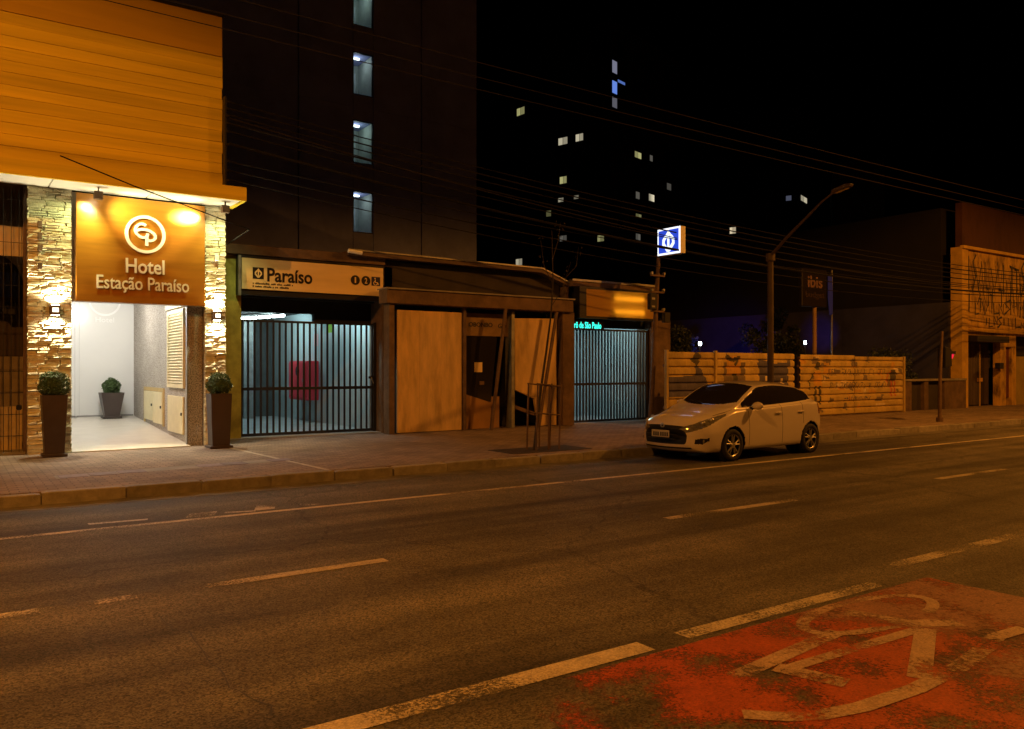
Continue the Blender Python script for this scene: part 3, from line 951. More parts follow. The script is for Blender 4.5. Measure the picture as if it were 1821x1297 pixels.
# inside the passage
M['red_cab'] = mat('red_cabinet_paint', (0.68, 0.045, 0.065), rough=0.35, var=0.1)
cb = thing('hose_cabinet', 'red fire hose cabinet on the passage wall behind the barred gate', 'cabinet', (8.8, 23.6, 0.8))
obj('cabinet_body', MB().box(8.62, 9.0, 23.0, 24.45, 0.82, 1.98), M['red_cab'], cb, bevel=0.012)
dr = obj('cabinet_door', MB().box(8.59, 8.62, 23.05, 24.4, 0.87, 1.93), M['red_cab'], cb, bevel=0.008)
obj('round_window', MB().lathe([(0.001, -.006), (.15, -.006), (.15, 0), (.001, 0)], (8.588, 23.65, 1.68), 'x', 22), M['black'], dr)
obj('cabinet_latch', MB().box(8.56, 8.59, 23.12, 23.18, 1.36, 1.46), M['steel'], dr)
tag(obj('extinguisher_sign', MB().box(8.985, 8.998, 23.05, 23.35, 2.42, 2.78), mat('pink_sign', (0.7, 0.4, 0.42))), 'small pink fire notice above the red cabinet', 'notice')
tag(obj('exit_sign', MB().box(8.985, 8.998, 21.95, 22.25, 2.78, 3.14), mat('green_sign', (0.25, 0.5, 0.02), emit=(0.3, 0.6, 0.02), estr=0.08)), 'bright green exit notice high on the station passage wall', 'notice')  # a faint green glow is put into the notice
tag(obj('pale_notice', MB().box(8.985, 8.998, 22.3, 22.75, 2.8, 3.12), mat('pale_notice', (0.4, 0.52, 0.53))), 'pale grey notice beside the green exit notice', 'notice')
lt = thing('tube_light_row', 'row of seven bright white ceiling tubes inside the station passage', 'lamp', (7.85, 24.6, 3.4))
M['tube'] = emission('lit_tube', (0.85, 1.0, 1.0), 9.0)
obj('housing', MB().prism([(7.45, 25.85), (8.1, 23.3), (8.16, 23.32), (7.51, 25.87)], 'z', 3.40, 3.45), M['steel'], lt)
for k in range(7):
    a = Vector((7.50, 25.75, 3.31)).lerp(Vector((8.14, 23.35, 3.31)), k / 7)
    b = Vector((7.50, 25.75, 3.31)).lerp(Vector((8.14, 23.35, 3.31)), (k + .68) / 7)
    obj('tube', MB().tube([a, b], 0.045, 8), M['tube'], lt)
point('tube_glow', (7.85, 24.3, 3.2), 85, L_COOL, 0.25, lt)
obj('inner_beam', MB().box(7.45, 8.96, 19.32, 19.5, 2.90, 3.43), M['sceil'], st)
t = thing('hidden_fill_lamp', 'round ceiling lamp just inside the barred gate', 'lamp', (8.1, 19.95, 3.4))  # lamp added out of sight to brighten the passage wall
obj('dome', MB().lathe([(0.14, .04), (0.14, 0.0), (0.09, -.05), (0.001, -.06)], (8.1, 19.95, 3.41), n=18), emission('dome_glow', (0.8, 1.0, 0.98), 4.0), t)
point('dome_light', (8.1, 19.95, 3.3), 95, L_COOL, 0.12, t)

# ================================================================== LOW BUILDING BETWEEN THE ENTRANCES
kb = thing('low_building', 'low dark roofed building with pale panels between the two station gates', 'building', (11.6, 18.1, 0.15))
M['roof'] = mat('dark_roof_edge', (0.11, 0.075, 0.055), rough=0.8, var=0.35, vscale=2)
M['shade'] = mat('dark_board', (0.035, 0.028, 0.024), rough=0.8, var=0.3)
M['ply'] = mat('pale_boarding', (0.60, 0.42, 0.19), rough=0.7, var=0.2, vscale=3.0, stain=0.55, sscale=1.3, rand=0.08, stretch=(1.6, 1, 0.35))
obj('back_mass', MB().box(9.24, 14.68, 18.95, 24, 0.15, 4.35), M['shade'], kb)
rf = obj('roof', MB().prism([(7.95, 4.60), (13.75, 4.55), (14.72, 4.2), (14.72, 4.12), (13.72, 4.45), (7.95, 4.50)], 'y', 18.35, 24.5), M['roof'], kb)
obj('roof_flashing', MB().prism([(7.95, 4.64), (13.75, 4.59), (14.74, 4.24), (14.74, 4.20), (13.75, 4.552), (7.95, 4.602)], 'y', 18.32, 18.40), M['steel'], rf)
obj('gutter_outlet', MB().tube([(7.9, 18.3, 4.58), (8.25, 18.3, 4.55)], 0.05, 8), M['white'], rf)
obj('clerestory', MB().box(9.0, 14.55, 18.62, 18.9, 3.74, 4.45), M['shade'], kb)
bm_ = obj('beam', MB().box(8.72, 14.5, 17.9, 18.35, 3.34, 3.68), M['brown_conc'], kb, bevel=0.01)
obj('beam_capping', MB().box(8.70, 14.54, 17.86, 18.4, 3.682, 3.72), M['concrete'], bm_)
obj('post', MB().box(8.82, 8.97, 17.98, 18.3, 0.15, 3.34), M['brown_conc'], kb, bevel=0.01)
obj('post', MB().box(14.20, 14.62, 18.0, 18.4, 0.15, 3.34), M['brown_conc'], kb, bevel=0.01)
pa = obj('panel_wall', MB().box(9.12, 10.95, 18.16, 18.4, 0.16, 3.18), M['shade'], kb)
for k in range(3):
    x = 9.10 + k * 0.618
    piece('wall_panel', 'box', M['ply'], pa, x, x + 0.614, 18.10, 18.165, 0.17, 3.2)
obj('corner_strip', MB().box(10.98, 11.06, 18.05, 18.2, 0.16, 3.34), M['rust'], kb)
obj('doorway_back', MB().box(11.06, 14.2, 18.75, 18.9, 0.16, 3.34), M['black'], kb)
sgn = obj('fascia_board', MB().box(11.08, 12.56, 18.28, 18.36, 2.62, 3.22), mat('faded_brown_board', (0.22, 0.145, 0.07), var=0.25, vscale=4), kb)
text('fascia_lettering', 'OBONBO', M['sign_ink'], sgn, 11.27, 12.02, 2.86, 2.98, 18.278, 0.006, bold=0.02)
text('fascia_lettering', 'GO', M['sign_ink'], sgn, 12.2, 12.46, 2.84, 2.97, 18.278, 0.006, bold=0.02)
M['dglass'] = mat('dark_glass', (0.02, 0.018, 0.02), rough=0.08, spec=0.6, var=0.05)
gl = obj('shop_glass', MB().prism([(11.10, 2.60), (12.18, 2.60), (11.98, 0.86), (11.12, 1.12)], 'y', 18.30, 18.33), M['dglass'], kb)
obj('notice', MB().box(11.46, 11.70, 18.285, 18.298, 1.66, 1.92), M['board'], gl)
obj('notice', MB().box(11.62, 11.76, 18.285, 18.298, 1.32, 1.42), M['rust'], gl)
obj('base_board', MB().prism([(11.10, 1.10), (11.98, 0.84), (11.9, 0.16), (11.10, 0.16)], 'y', 18.26, 18.34), mat('brown_board', (0.30, 0.17, 0.06), var=0.2), kb)
obj('door_jamb', MB().box(12.52, 12.62, 18.1, 18.4, 0.16, 3.3), M['steel'], kb)
obj('door_leaf', MB().box(11.92, 12.28, 18.34, 18.38, 0.16, 1.0), mat('brown_door', (0.26, 0.15, 0.07)), kb)
pb = obj('side_panel', MB().prism([(12.66, 3.12), (14.12, 3.16), (14.1, 0.17), (13.5, 0.17), (13.34, 0.92), (12.68, 1.18)], 'y', 18.16, 18.26), M['ply'], kb)
obj('panel_shelf', MB().prism([(12.66, 0.66), (13.3, 0.46), (13.3, 0.56), (12.66, 0.76)], 'y', 18.12, 18.2), M['rust'], kb)
for xa, xb, lab in ((11.68, 12.14, 'slanting rusty bar before the dark doorway'), (13.22, 13.85, 'slanting rusty bar before the right pale panel')):
    tag(obj('slanting_bar', MB().box(-.04, .04, -.03, .03, 0, 3.22), M['rust'], bevel=0.004), lab, 'prop', 'slanting bars')  # plain slanting bars set along two diagonal lines
    o = COL.objects[-1]
    o.location = (xa, 17.82, 0.152)
    o.rotation_euler = (0, math.atan2(xb - xa, 3.2), 0)

# ================================================================== SECOND STATION ENTRANCE
s2 = thing('far_station_entrance', 'brown framed station entrance with glowing ochre board beside the hoarding', 'building', (16.3, 18.4, 0.15))
obj('canopy', MB().box(14.72, 18.0, 18.2, 19.2, 4.12, 4.30), M['brown_conc'], s2, bevel=0.01)
obj('canopy_trim', MB().box(14.70, 18.02, 18.17, 18.22, 4.27, 4.33), M['steel'], s2)
obj('left_post', MB().box(14.64, 14.74, 18.42, 18.9, 0.15, 4.12), M['brown_conc'], s2)
obj('right_pier', MB().box(17.93, 18.75, 18.3, 18.95, 0.15, 3.25), M['brown_conc'], s2)
obj('header', MB().box(14.76, 17.93, 18.62, 18.8, 2.98, 4.12), M['sceil'], s2)
obj('passage_floor', MB().box(14.7, 18.0, 18.3, 22.3, 0.14, 0.17), M['sfloor'], s2)
obj('passage_back_wall', MB().box(14.7, 18.0, 21.2, 21.4, 0.17, 3.3), M['tunnel'], s2)
obj('passage_side_wall', MB().box(14.60, 14.72, 18.9, 21.2, 0.17, 3.3), M['tunnel'], s2)
obj('passage_side_wall', MB().box(17.94, 18.06, 18.95, 21.2, 0.17, 3.3), M['tunnel'], s2)
obj('passage_ceiling', MB().box(14.6, 18.06, 18.8, 21.4, 3.31, 3.4), M['sceil'], s2)
g2 = thing('bar_gate', 'closed bar gate under the ochre board near the parked car', 'gate', (16.3, 18.44, 0.17), 'station bar gates')
bar_gate(g2, 14.80, 17.86, 18.45, 2.88, 26, 1.30)
sg2 = thing('ochre_signboard', 'blank ochre signboard over the far station gate', 'sign', (16.5, 18.1, 3.25))
obj('case', MB().box(14.86, 17.92, 18.24, 18.34, 3.20, 4.12).box(14.86, 15.11, 18.06, 18.24, 3.2, 4.12).box(17.885, 17.92, 18.06, 18.24, 3.2, 4.12).box(15.11, 17.885, 18.06, 18.24, 3.2, 3.265).box(15.11, 17.885, 18.06, 18.24, 4.055, 4.12), M['black'], sg2)
M['ochre_gloss'] = mat('ochre_sign_face', (0.62, 0.36, 0.07), rough=0.22, var=0.06, vscale=1, spec=0.55)
n_, l_ = M['ochre_gloss'].node_tree.nodes, M['ochre_gloss'].node_tree.links
trl = n_.new('ShaderNodeBsdfTranslucent')
trl.inputs[0].default_value = (0.9, 0.5, 0.06, 1)
mxs = n_.new('ShaderNodeMixShader')
mxs.inputs[0].default_value = 0.45
l_.new(n_['Principled BSDF'].outputs[0], mxs.inputs[1])
l_.new(trl.outputs[0], mxs.inputs[2])
l_.new(mxs.outputs[0], n_['Material Output'].inputs[0])
obj('panel', MB().poly([(15.12, 18.07, 3.27), (17.88, 18.07, 3.27), (17.88, 18.07, 4.05), (15.12, 18.07, 4.05)]), M['ochre_gloss'], sg2)
M['led_orange'] = emission('added_warm_glow', (1.0, 0.62, 0.16), 9.0)  # for tubes added behind the face to make its bright bands
for z_ in (3.44, 3.84):
    obj('added_glow_tube', MB().tube([(16.2, 18.15, z_), (17.4, 18.15, z_)], .02, 8), M['led_orange'], sg2)
led = thing('led_display', 'cyan green led text display at the top of the far gate', 'display', (15.25, 18.25, 2.9))
obj('display_case', MB().box(14.66, 15.92, 18.22, 18.34, 2.88, 3.16), M['black'], led, bevel=0.01)
text('led_lettering', 'trô de São Paulo', emission('cyan_led', (0.03, 1.0, 0.85), 1.6), led, 14.72, 15.80, 2.92, 3.11, 18.215, 0.004, bold=0.012)
t = thing('passage_lamp', 'pale ceiling lamp behind the far station gate', 'lamp', (16.3, 19.7, 3.3))
obj('diffuser', MB().box(15.6, 17.0, 19.6, 19.8, 3.24, 3.30), emission('panel_glow', (0.8, 1.0, 0.98), 3.0), t)
point('panel_light', (16.3, 19.7, 3.1), 90, L_COOL, 0.3, t)

# ================================================================== TALL DARK BUILDING BEHIND
M['tower_wall'] = mat('grey_precast_wall', (0.30, 0.33, 0.62), rough=0.9, var=0.2, vscale=0.7, stain=0.35, sscale=0.5, bump=0.2)
tb = thing('stairwell_building', 'tall dark concrete building with a column of lit stairwell windows', 'building', (12.5, 30.0, 0.1))
def K(x):      # x measured on the plane y=26 moved out to y=30
    return x * 30 / 26
def Kz(z):
    return 1.75 + (z - 1.75) * 30 / 26
wx0, wx1 = K(11.40), K(12.15)
wins = [(Kz(6.42), Kz(7.85)), (Kz(8.80), Kz(10.28)), (Kz(11.15), Kz(12.62)), (Kz(13.53), Kz(15.0))]
XR = K(16.39)
cols = [(4.5, K(9.46)), (K(9.46) + .03, wx0), (wx1, K(14.05) - .03), (K(14.05), XR)]
w = obj('wall_core', MB().box(4.4, wx0 - .02, 30.12, 40, 0.1, 24).box(wx1 + .02, XR - .02, 30.12, 40, 0.1, 24).box(wx0 - .02, wx1 + .02, 31.6, 40, 0.1, 24), M['shade'], tb)
for a, b in cols:
    for zz in range(0, 8):
        obj('wall_panel', MB().box(a + .012, b - .012, 30.0, 30.118, 0.1 + zz * 3, 3.1 + zz * 3 - .012), M['tower_wall'], tb)
zs = [0.1] + [v for q in wins for v in q] + [24]
for i in range(0, len(zs), 2):
    obj('spandrel_panel', MB().box(wx0 + .01, wx1 - .01, 30.0, 31.5, zs[i], zs[i + 1]), M['tower_wall'], tb)
M['stair'] = mat('stairwell_plaster', (0.42, 0.46, 0.42), rough=0.7, var=0.15, vscale=2)
for i, (a, b) in enumerate(wins):
    wd = obj('window', MB().box(wx0, wx0 + .04, 30.03, 30.09, a, b).box(wx1 - .04, wx1, 30.03, 30.09, a, b).box(wx0 + .04, wx1 - .04, 30.03, 30.09, a, a + .04)
             .box(wx0 + .04, wx1 - .04, 30.03, 30.09, b - .04, b), M['dark'], tb)
    obj('stair_wall', MB().box(wx0 - .01, wx1 + .01, 31.45, 31.5, a, b).box(wx0 - .01, wx0 + .005, 30.1, 31.45, a, b).box(wx1 - .005, wx1 + .01, 30.1, 31.45, a, b), M['stair'], wd)
    obj('stair_door', MB().box(wx0 + .40, wx0 + .72, 31.38, 31.448, a + .02, b - .35), mat('grey_door', (0.55, 0.6, 0.58)), wd)
    ln = obj('stair_lamp', MB().box(wx0 + .05, wx0 + .50, 30.5, 30.62, b - .10, b - .05), emission('stair_tube', (0.85, 1.0, 0.95), 3.0), wd)
    point('stair_light', ((wx0 + wx1) / 2, 30.6, b - .22), 2.6, (0.72, 1.0, 0.88) if i % 2 else (0.8, 0.98, 1.0), 0.1, ln)
obj('parapet_cap', MB().box(4.4, XR + .05, 29.95, 40, 24.0, 24.3), M['shade'], tb)

# ================================================================== HOARDING ROUND THE VACANT LOT
def inpoly(p, poly):
    x, y = p
    r_ = False
    n = len(poly)
    for i in range(n):
        x1, y1 = poly[i]
        x2, y2 = poly[(i + 1) % n]
        if (y1 > y) != (y2 > y) and x < (x2 - x1) * (y - y1) / (y2 - y1) + x1:
            r_ = not r_
    return r_
M['tin'] = mat('cream_painted_tin', (0.50, 0.37, 0.12), rough=0.5, var=0.22, vscale=1.5, stain=0.5, sscale=2.4, rand=0.06)
M['mural_navy'] = mat('mural_navy', (0.09, 0.085, 0.16), rough=0.55, var=0.3, vscale=4)
M['mural_dark'] = mat('mural_dark', (0.07, 0.06, 0.04), rough=0.55, var=0.4, vscale=6)
M['mural_orange'] = mat('mural_orange', (0.52, 0.30, 0.05), rough=0.55, var=0.25, vscale=4)
M['mural_white'] = mat('mural_white', (0.62, 0.52, 0.34), rough=0.55, var=0.2, vscale=4)
M['mural_grey'] = mat('mural_grey', (0.17, 0.13, 0.10), rough=0.55, var=0.35, vscale=8)
M['mural_red'] = mat('mural_red', (0.42, 0.10, 0.03), rough=0.55, var=0.25, vscale=4)
MUR = [M['tin'], M['mural_navy'], M['mural_dark'], M['mural_orange'], M['mural_white'], M['mural_grey'], M['mural_red']]
def strip(pts, w):     # thick polyline as polygons in (x, z)
    out = []
    for a, b in zip(pts[:-1], pts[1:]):
        d = Vector((b[0] - a[0], b[1] - a[1]))
        if d.length == 0:
            continue
        n = Vector((-d.y, d.x)).normalized() * w / 2
        out.append([(a[0] + n.x, a[1] + n.y), (b[0] + n.x, b[1] + n.y), (b[0] - n.x, b[1] - n.y), (a[0] - n.x, a[1] - n.y)])
    return out
def glyphs(x0, x1, z0, z1, seed, w=0.03):
    rr = random.Random(seed)
    out, x = [], x0
    while x < x1 - .1:
        cw = rr.uniform(.13, .2)
        a, b = x, min(x + cw * .72, x1)
        for _ in range(rr.choice((2, 3, 3))):
            k = rr.choice('|-/\\T')
            if k == '|':
                xx = rr.choice((a, b)); out += strip([(xx, z0), (xx, z1)], w)
            elif k == '-':
                zz = rr.choice((z0, z1, (z0 + z1) / 2)); out += strip([(a, zz), (b, zz)], w)
            elif k == '/':
                out += strip([(a, z0), (b, z1)], w)
            elif k == '\\':
                out += strip([(a, z1), (b, z0)], w)
            else:
                out += strip([(a, z0), (a, z1), (b, z1)], w)
        x += cw + (rr.random() < .16) * .14
    return out
def sheet(name, x0, x1, y, z0, z1, paint, parent):
    nx = max(4, int((x1 - x0) / 0.035))
    pitch = 0.2325
    zz, dep = [], []
    z = z0
    while z < z1 - 1e-4:
        for f, d in ((0.0, 0.0), (0.10, 0.0), (0.20, 0.045), (0.36, 0.05), (0.52, 0.05), (0.68, 0.05), (0.84, 0.045), (0.94, 0.0)):
            q = z + f * pitch
            if q <= z1:
                zz.append(q)
                dep.append(d)
        z += pitch
    rr = random.Random(x0)
    v, f, mi = [], [], []
    wob = [rr.uniform(-.004, .004) for _ in range(nx + 1)]
    for j, q in enumerate(zz):
        for i in range(nx + 1):
            v.append((x0 + (x1 - x0) * i / nx, y - dep[j] + wob[i] * .6, q))
    W = nx + 1
    for j in range(len(zz) - 1):
        for i in range(nx):
            f.append((j * W + i, j * W + i + 1, (j + 1) * W + i + 1, (j + 1) * W + i))
            c = (x0 + (x1 - x0) * (i + .5) / nx, (zz[j] + zz[j + 1]) / 2)
            m = 0
            for k, polys in paint:
                for p in polys:
                    if inpoly(c, p):
                        m = k
            mi.append(m)
    mb = MB()
    mb.v, mb.f = v, f
    o = obj(name, mb, MUR[0], parent)
    for m in MUR[1:]:
        o.data.materials.append(m)
    for p, m in zip(o.data.polygons, mi):
        p.material_index = m
    so = o.modifiers.new('thickness', 'SOLIDIFY')
    so.thickness = 0.004
    return o
def child_fig(x, z, s, top, mid, leg):
    """a plain painted figure: head, body, two legs, an arm"""
    hd = [(x + .13 * s * math.cos(t * .7), z + 1.15 * s + .13 * s * math.sin(t * .7)) for t in range(9)]
    return [(top, [hd]), (mid, [[(x - .17 * s, z + 1.0 * s), (x + .17 * s, z + 1.0 * s), (x + .2 * s, z + .55 * s), (x - .2 * s, z + .55 * s)]]),
            (leg, strip([(x - .1 * s, z + .56 * s), (x - .12 * s, z)], .11 * s) + strip([(x + .1 * s, z + .56 * s), (x + .13 * s, z)], .11 * s) + strip([(x - .15 * s, z + .95 * s), (x - .42 * s, z + .7 * s), (x - .36 * s, z + .45 * s)], .06 * s))]
paintA = [(1, [[(16.85, 0.95), (17.9, 0.95), (18.15, 1.15), (18.0, 1.55), (16.85, 1.5)], [(18.0, 1.15), (18.85, 0.95), (18.2, 1.8), (18.0, 1.9)]]),
          (2, strip([(17.95, 1.9), (18.15, 2.2)], .3))]
paintB = [(5, [[(19.2, 1.95), (20.2, 1.95), (20.2, 1.35), (19.2, 1.35)]]),
          (3, [[(19.35, 2.15), (20.0, 2.15), (20.0, 1.55), (19.35, 1.55)]]),
          (2, strip([(19.3, 2.15), (19.6, 2.0), (19.95, 2.1), (19.7, 1.85)], .12) + strip([(19.75, 1.6), (19.75, 1.1)], .2)),
          (1, [[(20.75, 1.90), (20.9, 2.05), (21.6, 1.92), (22.2, 1.95), (22.45, 2.08), (22.4, 1.85), (22.32, 1.8), (22.32, 0.9), (20.85, 0.9), (20.85, 1.82)]]),
          (4, strip([(21.2, 1.5), (21.2, .95)], .12) + strip([(21.45, 1.5), (21.5, .95)], .12) + strip([(21.95, 1.45), (22.1, 1.1)], .1))]
rp = random.Random(44)
def patches(x0, x1, z0, z1, n):
    out = []
    for _ in range(n):
        x, z, w_, h_ = rp.uniform(x0, x1), rp.uniform(z0, z1), rp.uniform(.12, .5), rp.uniform(.06, .22)
        out.append((rp.choice((3, 4, 5, 5, 3)), [[(x, z), (x + w_, z + rp.uniform(-.05, .05)), (x + w_ * .9, z + h_), (x + w_ * .2, z + h_ * 1.2)]]))
    return out
paintC = patches(22.9, 28.6, .3, 2.1, 46) + child_fig(23.9, 0.55, 1.12, 2, 3, 2) + child_fig(28.4, 0.75, 0.98, 3, 2, 6) + \
         [(5, glyphs(24.5, 28.0, 1.52, 1.74, 11) + glyphs(24.6, 27.9, 1.06, 1.26, 12)), (1, glyphs(25.4, 27.0, 0.66, 0.78, 13, .025)), (4, [[(27.3, .42), (27.9, .42), (27.9, .52), (27.3, .52)]])]
ha = thing('hoarding', 'cream tin hoarding with navy gate mural behind the parked car', 'hoarding', (19.7, 16.6, 0.15), 'mural hoardings')
sheet('tin_sheet', 16.86, 18.82, 16.62, 0.16, 2.25, paintA, ha)
sheet('tin_sheet', 18.9, 22.62, 16.60, 0.16, 2.25, paintB, ha)
for x in (16.82, 18.86):
    obj('edge_trim', MB().box(x - .04, x + .04, 16.52, 16.62, 0.15, 2.29), M['tin'], ha)
obj('back_rail', MB().box(16.8, 22.6, 16.64, 16.70, 0.6, 0.68).box(16.8, 22.6, 16.64, 16.70, 1.8, 1.88), M['rust'], ha)
for x in (17.0, 19.0, 21.0, 22.5):
    piece('back_post', 'box', M['rust'], ha, x - .04, x + .04, 16.705, 16.785, 0.15, 2.2)
hb = thing('hoarding', 'longer cream tin hoarding with two painted figures and rows of lettering', 'hoarding', (26.0, 16.6, 0.15), 'mural hoardings')
sheet('tin_sheet', 22.96, 26.0, 16.62, 0.16, 2.22, paintC, hb)
sheet('tin_sheet', 26.01, 29.05, 16.61, 0.16, 2.18, paintC, hb)
obj('edge_trim', MB().box(29.07, 29.15, 16.52, 16.64, 0.15, 2.2), M['tin'], hb)
obj('back_rail', MB().box(22.9, 29.0, 16.64, 16.70, 0.6, 0.68).box(22.9, 29.0, 16.64, 16.70, 1.8, 1.88), M['rust'], hb)
for x in (23.1, 25.0, 27.0, 28.9):
    piece('back_post', 'box', M['rust'], hb, x - .04, x + .04, 16.705, 16.785, 0.15, 2.15)

# ================================================================== YELLOW BUILDING AND THE LOT
yb = thing('yellow_building', 'peeling yellow graffiti covered building at the far right end of the street', 'building', (37.0, 17.0, 0.15))
M['yel'] = mat('grimy_yellow_plaster', (0.55, 0.34, 0.05), rough=0.85, var=0.3, vscale=1.6, stain=0.9, sscale=2.2, scol=(0.07, 0.04, 0.015), bump=0.3, stretch=(1, 1, 0.45))
M['yel_clean'] = mat('yellow_plaster', (0.60, 0.38, 0.055), rough=0.85, var=0.2, vscale=2, stain=0.4, sscale=1.2, bump=0.3)
M['oxblood'] = mat('oxblood_upper_wall', (0.075, 0.03, 0.02), rough=0.9, var=0.4, vscale=1.5, stain=0.6, sscale=1.5, bump=0.3, stretch=(1, 1, 0.4))
obj('front_wall', MB().box(34.6, 34.75, 17.0, 17.3, 0.15, 6.75).box(34.75, 37.5, 17.0, 17.3, 3.15, 6.75).box(37.5, 38.0, 17.0, 17.3, 0.15, 6.75).box(38.0, 38.55, 17.0, 17.3, 2.7, 6.75)
    .box(38.55, 38.95, 17.0, 17.3, 0.15, 6.75).box(38.95, 42, 17.0, 17.3, 3.2, 6.75).box(42, 48, 17.0, 17.3, 0.15, 6.75), M['yel'], yb)
obj('corner_pilaster', MB().box(34.12, 34.6, 16.93, 17.4, 0.15, 6.75), M['yel_clean'], yb)
obj('upper_wall', MB().box(34.3, 48, 17.02, 17.3, 6.75, 8.6), M['oxblood'], yb)
obj('ledge', MB().box(34.1, 48, 16.86, 17.0, 6.68, 6.80), M['yel_clean'], yb)
obj('ledge', MB().box(34.62, 48, 16.88, 17.0, 3.28, 3.44), M['yel_clean'], yb)
obj('body', MB().box(34.3, 48, 17.9, 40, 0.15, 8.5), mat('darkened_back_wall', (0.012, 0.011, 0.011)), yb)  # unlit darkness put into the colour of the back block
dw = obj('shop_doorway', MB().box(34.75, 37.5, 17.55, 17.6, 0.15, 3.15), mat('dark_shutter', (0.05, 0.035, 0.03), var=0.3), yb)
for k in range(7):
    piece('door_board', 'box', mat('dark_door_board', (0.07, 0.05, 0.04), rand=0.35, var=0.3) if k == 0 else bpy.data.materials['dark_door_board'], dw,
          34.8 + k * .385, 35.17 + k * .385, 17.47, 17.545, 0.2, 2.85)
obj('door_canopy', MB().box(34.7, 37.45, 16.6, 17.5, 2.86, 3.12), M['black'], yb, bevel=0.02)
obj('door_pole', MB().tube([(36.35, 17.3, 0.15), (36.35, 17.3, 2.8)], 0.02, 6), M['yel_clean'], yb)
obj('door_notice', MB().box(36.45, 36.8, 17.40, 17.46, 1.2, 1.35), M['mural_orange'], yb)
obj('wall_lamp_box', MB().box(37.05, 37.4, 16.8, 17.02, 1.75, 2.0), M['black'], yb, bevel=0.02)
obj('narrow_window', MB().box(38.0, 38.55, 17.12, 17.2, 0.5, 2.7), mat('oxblood_shutter', (0.16, 0.05, 0.025), var=0.2), yb)
obj('roller_shutter', MB().box(38.95, 42, 17.14, 17.2, 0.15, 2.3), mat('mustard_shutter', (0.32, 0.24, 0.05), var=0.2), yb)
obj('opening_back', MB().box(38.95, 42, 17.6, 17.7, 0.15, 3.2), M['black'], yb)
mb = MB()
rr = random.Random(5)
k_ = 0
for (zb_, zt_, xa, xb) in ((4.0, 4.85, 34.7, 44), (4.95, 6.5, 34.7, 44), (3.5, 3.98, 36.2, 44), (4.3, 5.6, 35.5, 44)):
    x = xa
    while x < xb:
        cw = rr.uniform(.2, .62)
        hz = rr.uniform(.55, 1.0) * (zt_ - zb_)
        z0_ = zb_ + rr.uniform(0, .15)
        kind = rr.choice('NVLTSI')
        shp = {'N': [(0, 0), (0, 1), (1, .1), (1, 1)], 'V': [(0, 1), (.5, 0), (1, 1)], 'L': [(0, 1), (.05, 0), (1, .1)], 'T': [(.5, 0), (.5, .9), (0, 1), (1, .95)],
               'S': [(1, 1), (.1, .8), (.9, .4), (0, 0)], 'I': [(.2, 0), (.25, 1)]}[kind]
        k_ += 1
        y_ = 16.997 - .0004 * (k_ % 20)
        mb.ribbon([(x + p[0] * cw + rr.uniform(-.03, .03), z0_ + p[1] * hz) for p in shp], rr.uniform(.04, .1), 'y', y_ - .004, y_)
        x += cw * rr.uniform(.9, 1.5)
obj('graffiti', mb, mat('black_spray_paint', (0.03, 0.022, 0.02), rough=0.7, var=0.3), yb)

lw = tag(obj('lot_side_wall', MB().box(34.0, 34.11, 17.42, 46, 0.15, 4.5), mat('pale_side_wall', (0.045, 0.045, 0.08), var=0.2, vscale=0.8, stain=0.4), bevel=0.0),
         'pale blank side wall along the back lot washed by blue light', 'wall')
fw = thing('low_front_wall', 'low brown wall with dark openings left of the yellow building', 'wall', (31.6, 16.8, 0.15))
obj('coping', MB().box(29.4, 34.08, 16.72, 17.0, 1.28, 1.36), M['concrete'], fw)
obj('wall', MB().box(29.4, 30.0, 16.76, 16.96, 0.15, 1.28).box(30.9, 31.2, 16.76, 16.96, 0.15, 1.28).box(32.4, 34.08, 16.76, 16.96, 0.15, 1.28), M['brown_conc'], fw)
obj('opening_board', MB().box(30.0, 30.9, 16.9, 16.94, 0.15, 1.27).box(31.2, 32.4, 16.9, 16.94, 0.15, 1.27), M['shade'], fw)
mb = MB()
rr = random.Random(21)
for _ in range(26):
    leaves(mb, (rr.uniform(29.6, 31.6), rr.uniform(17.6, 18.6), rr.uniform(1.0, 2.2)), 0.42, 150, 0.06, rr, 0.2)
hd = thing('hedge', 'dark clipped hedge behind the low brown wall', 'hedge', (30.6, 18.1, 0.15))
M['leaf_dk'] = mat('dark_foliage', (0.035, 0.05, 0.022), rough=0.6, var=0.4, vscale=9)
obj('foliage', mb, M['leaf_dk'], hd)
obj('stem', MB().tube([(30.2, 18.1, .15), (30.2, 18.1, 1.6)], .04, 6).tube([(31.0, 18.1, .15), (31.0, 18.1, 1.6)], .04, 6), M['rust'], hd)

BLUE = (0.05, 0.07, 1.0)
def lot_flood(x, y, z, tgt, lab, pw_):
    t = thing('lot_floodlight', lab, 'lamp', (x, y, 0.15), 'lot floodlights')
    obj('stake', MB().tube([(x, y, 0.15), (x, y, z)], 0.03, 6), M['dark'], t)
    obj('housing', MB().box(x - .12, x + .12, y - .02, y + .12, z - .1, z + .12), M['dark'], t, bevel=0.01)
    obj('lens', MB().box(x - .075, x + .075, y - .03, y - .021, z - .05, z + .08), emission('blue_white_led', (0.75, 0.93, 1.0), 28.0), t)
    spot('blue_beam', (x + .14, y + .2, z + .15), tgt, pw_, BLUE, 38, 1.0, 0.05, t)
    point('white_spill', (x, y - .12, z), 2.5, (0.75, 0.9, 1.0), 0.05, t)
lot_flood(26.33 * 22 / 24, 22.0, 1.75 + 1.05 * 22 / 24, (34, 28.6, 2.2), 'bright white blue floodlight above the left hoarding under a tree', 1000)
lot_flood(33.58 * 22 / 24, 22.0, 1.75 + 1.23 * 22 / 24, (34, 23.4, 3.4), 'bright white blue floodlight beside the dark hotel sign pole', 90)
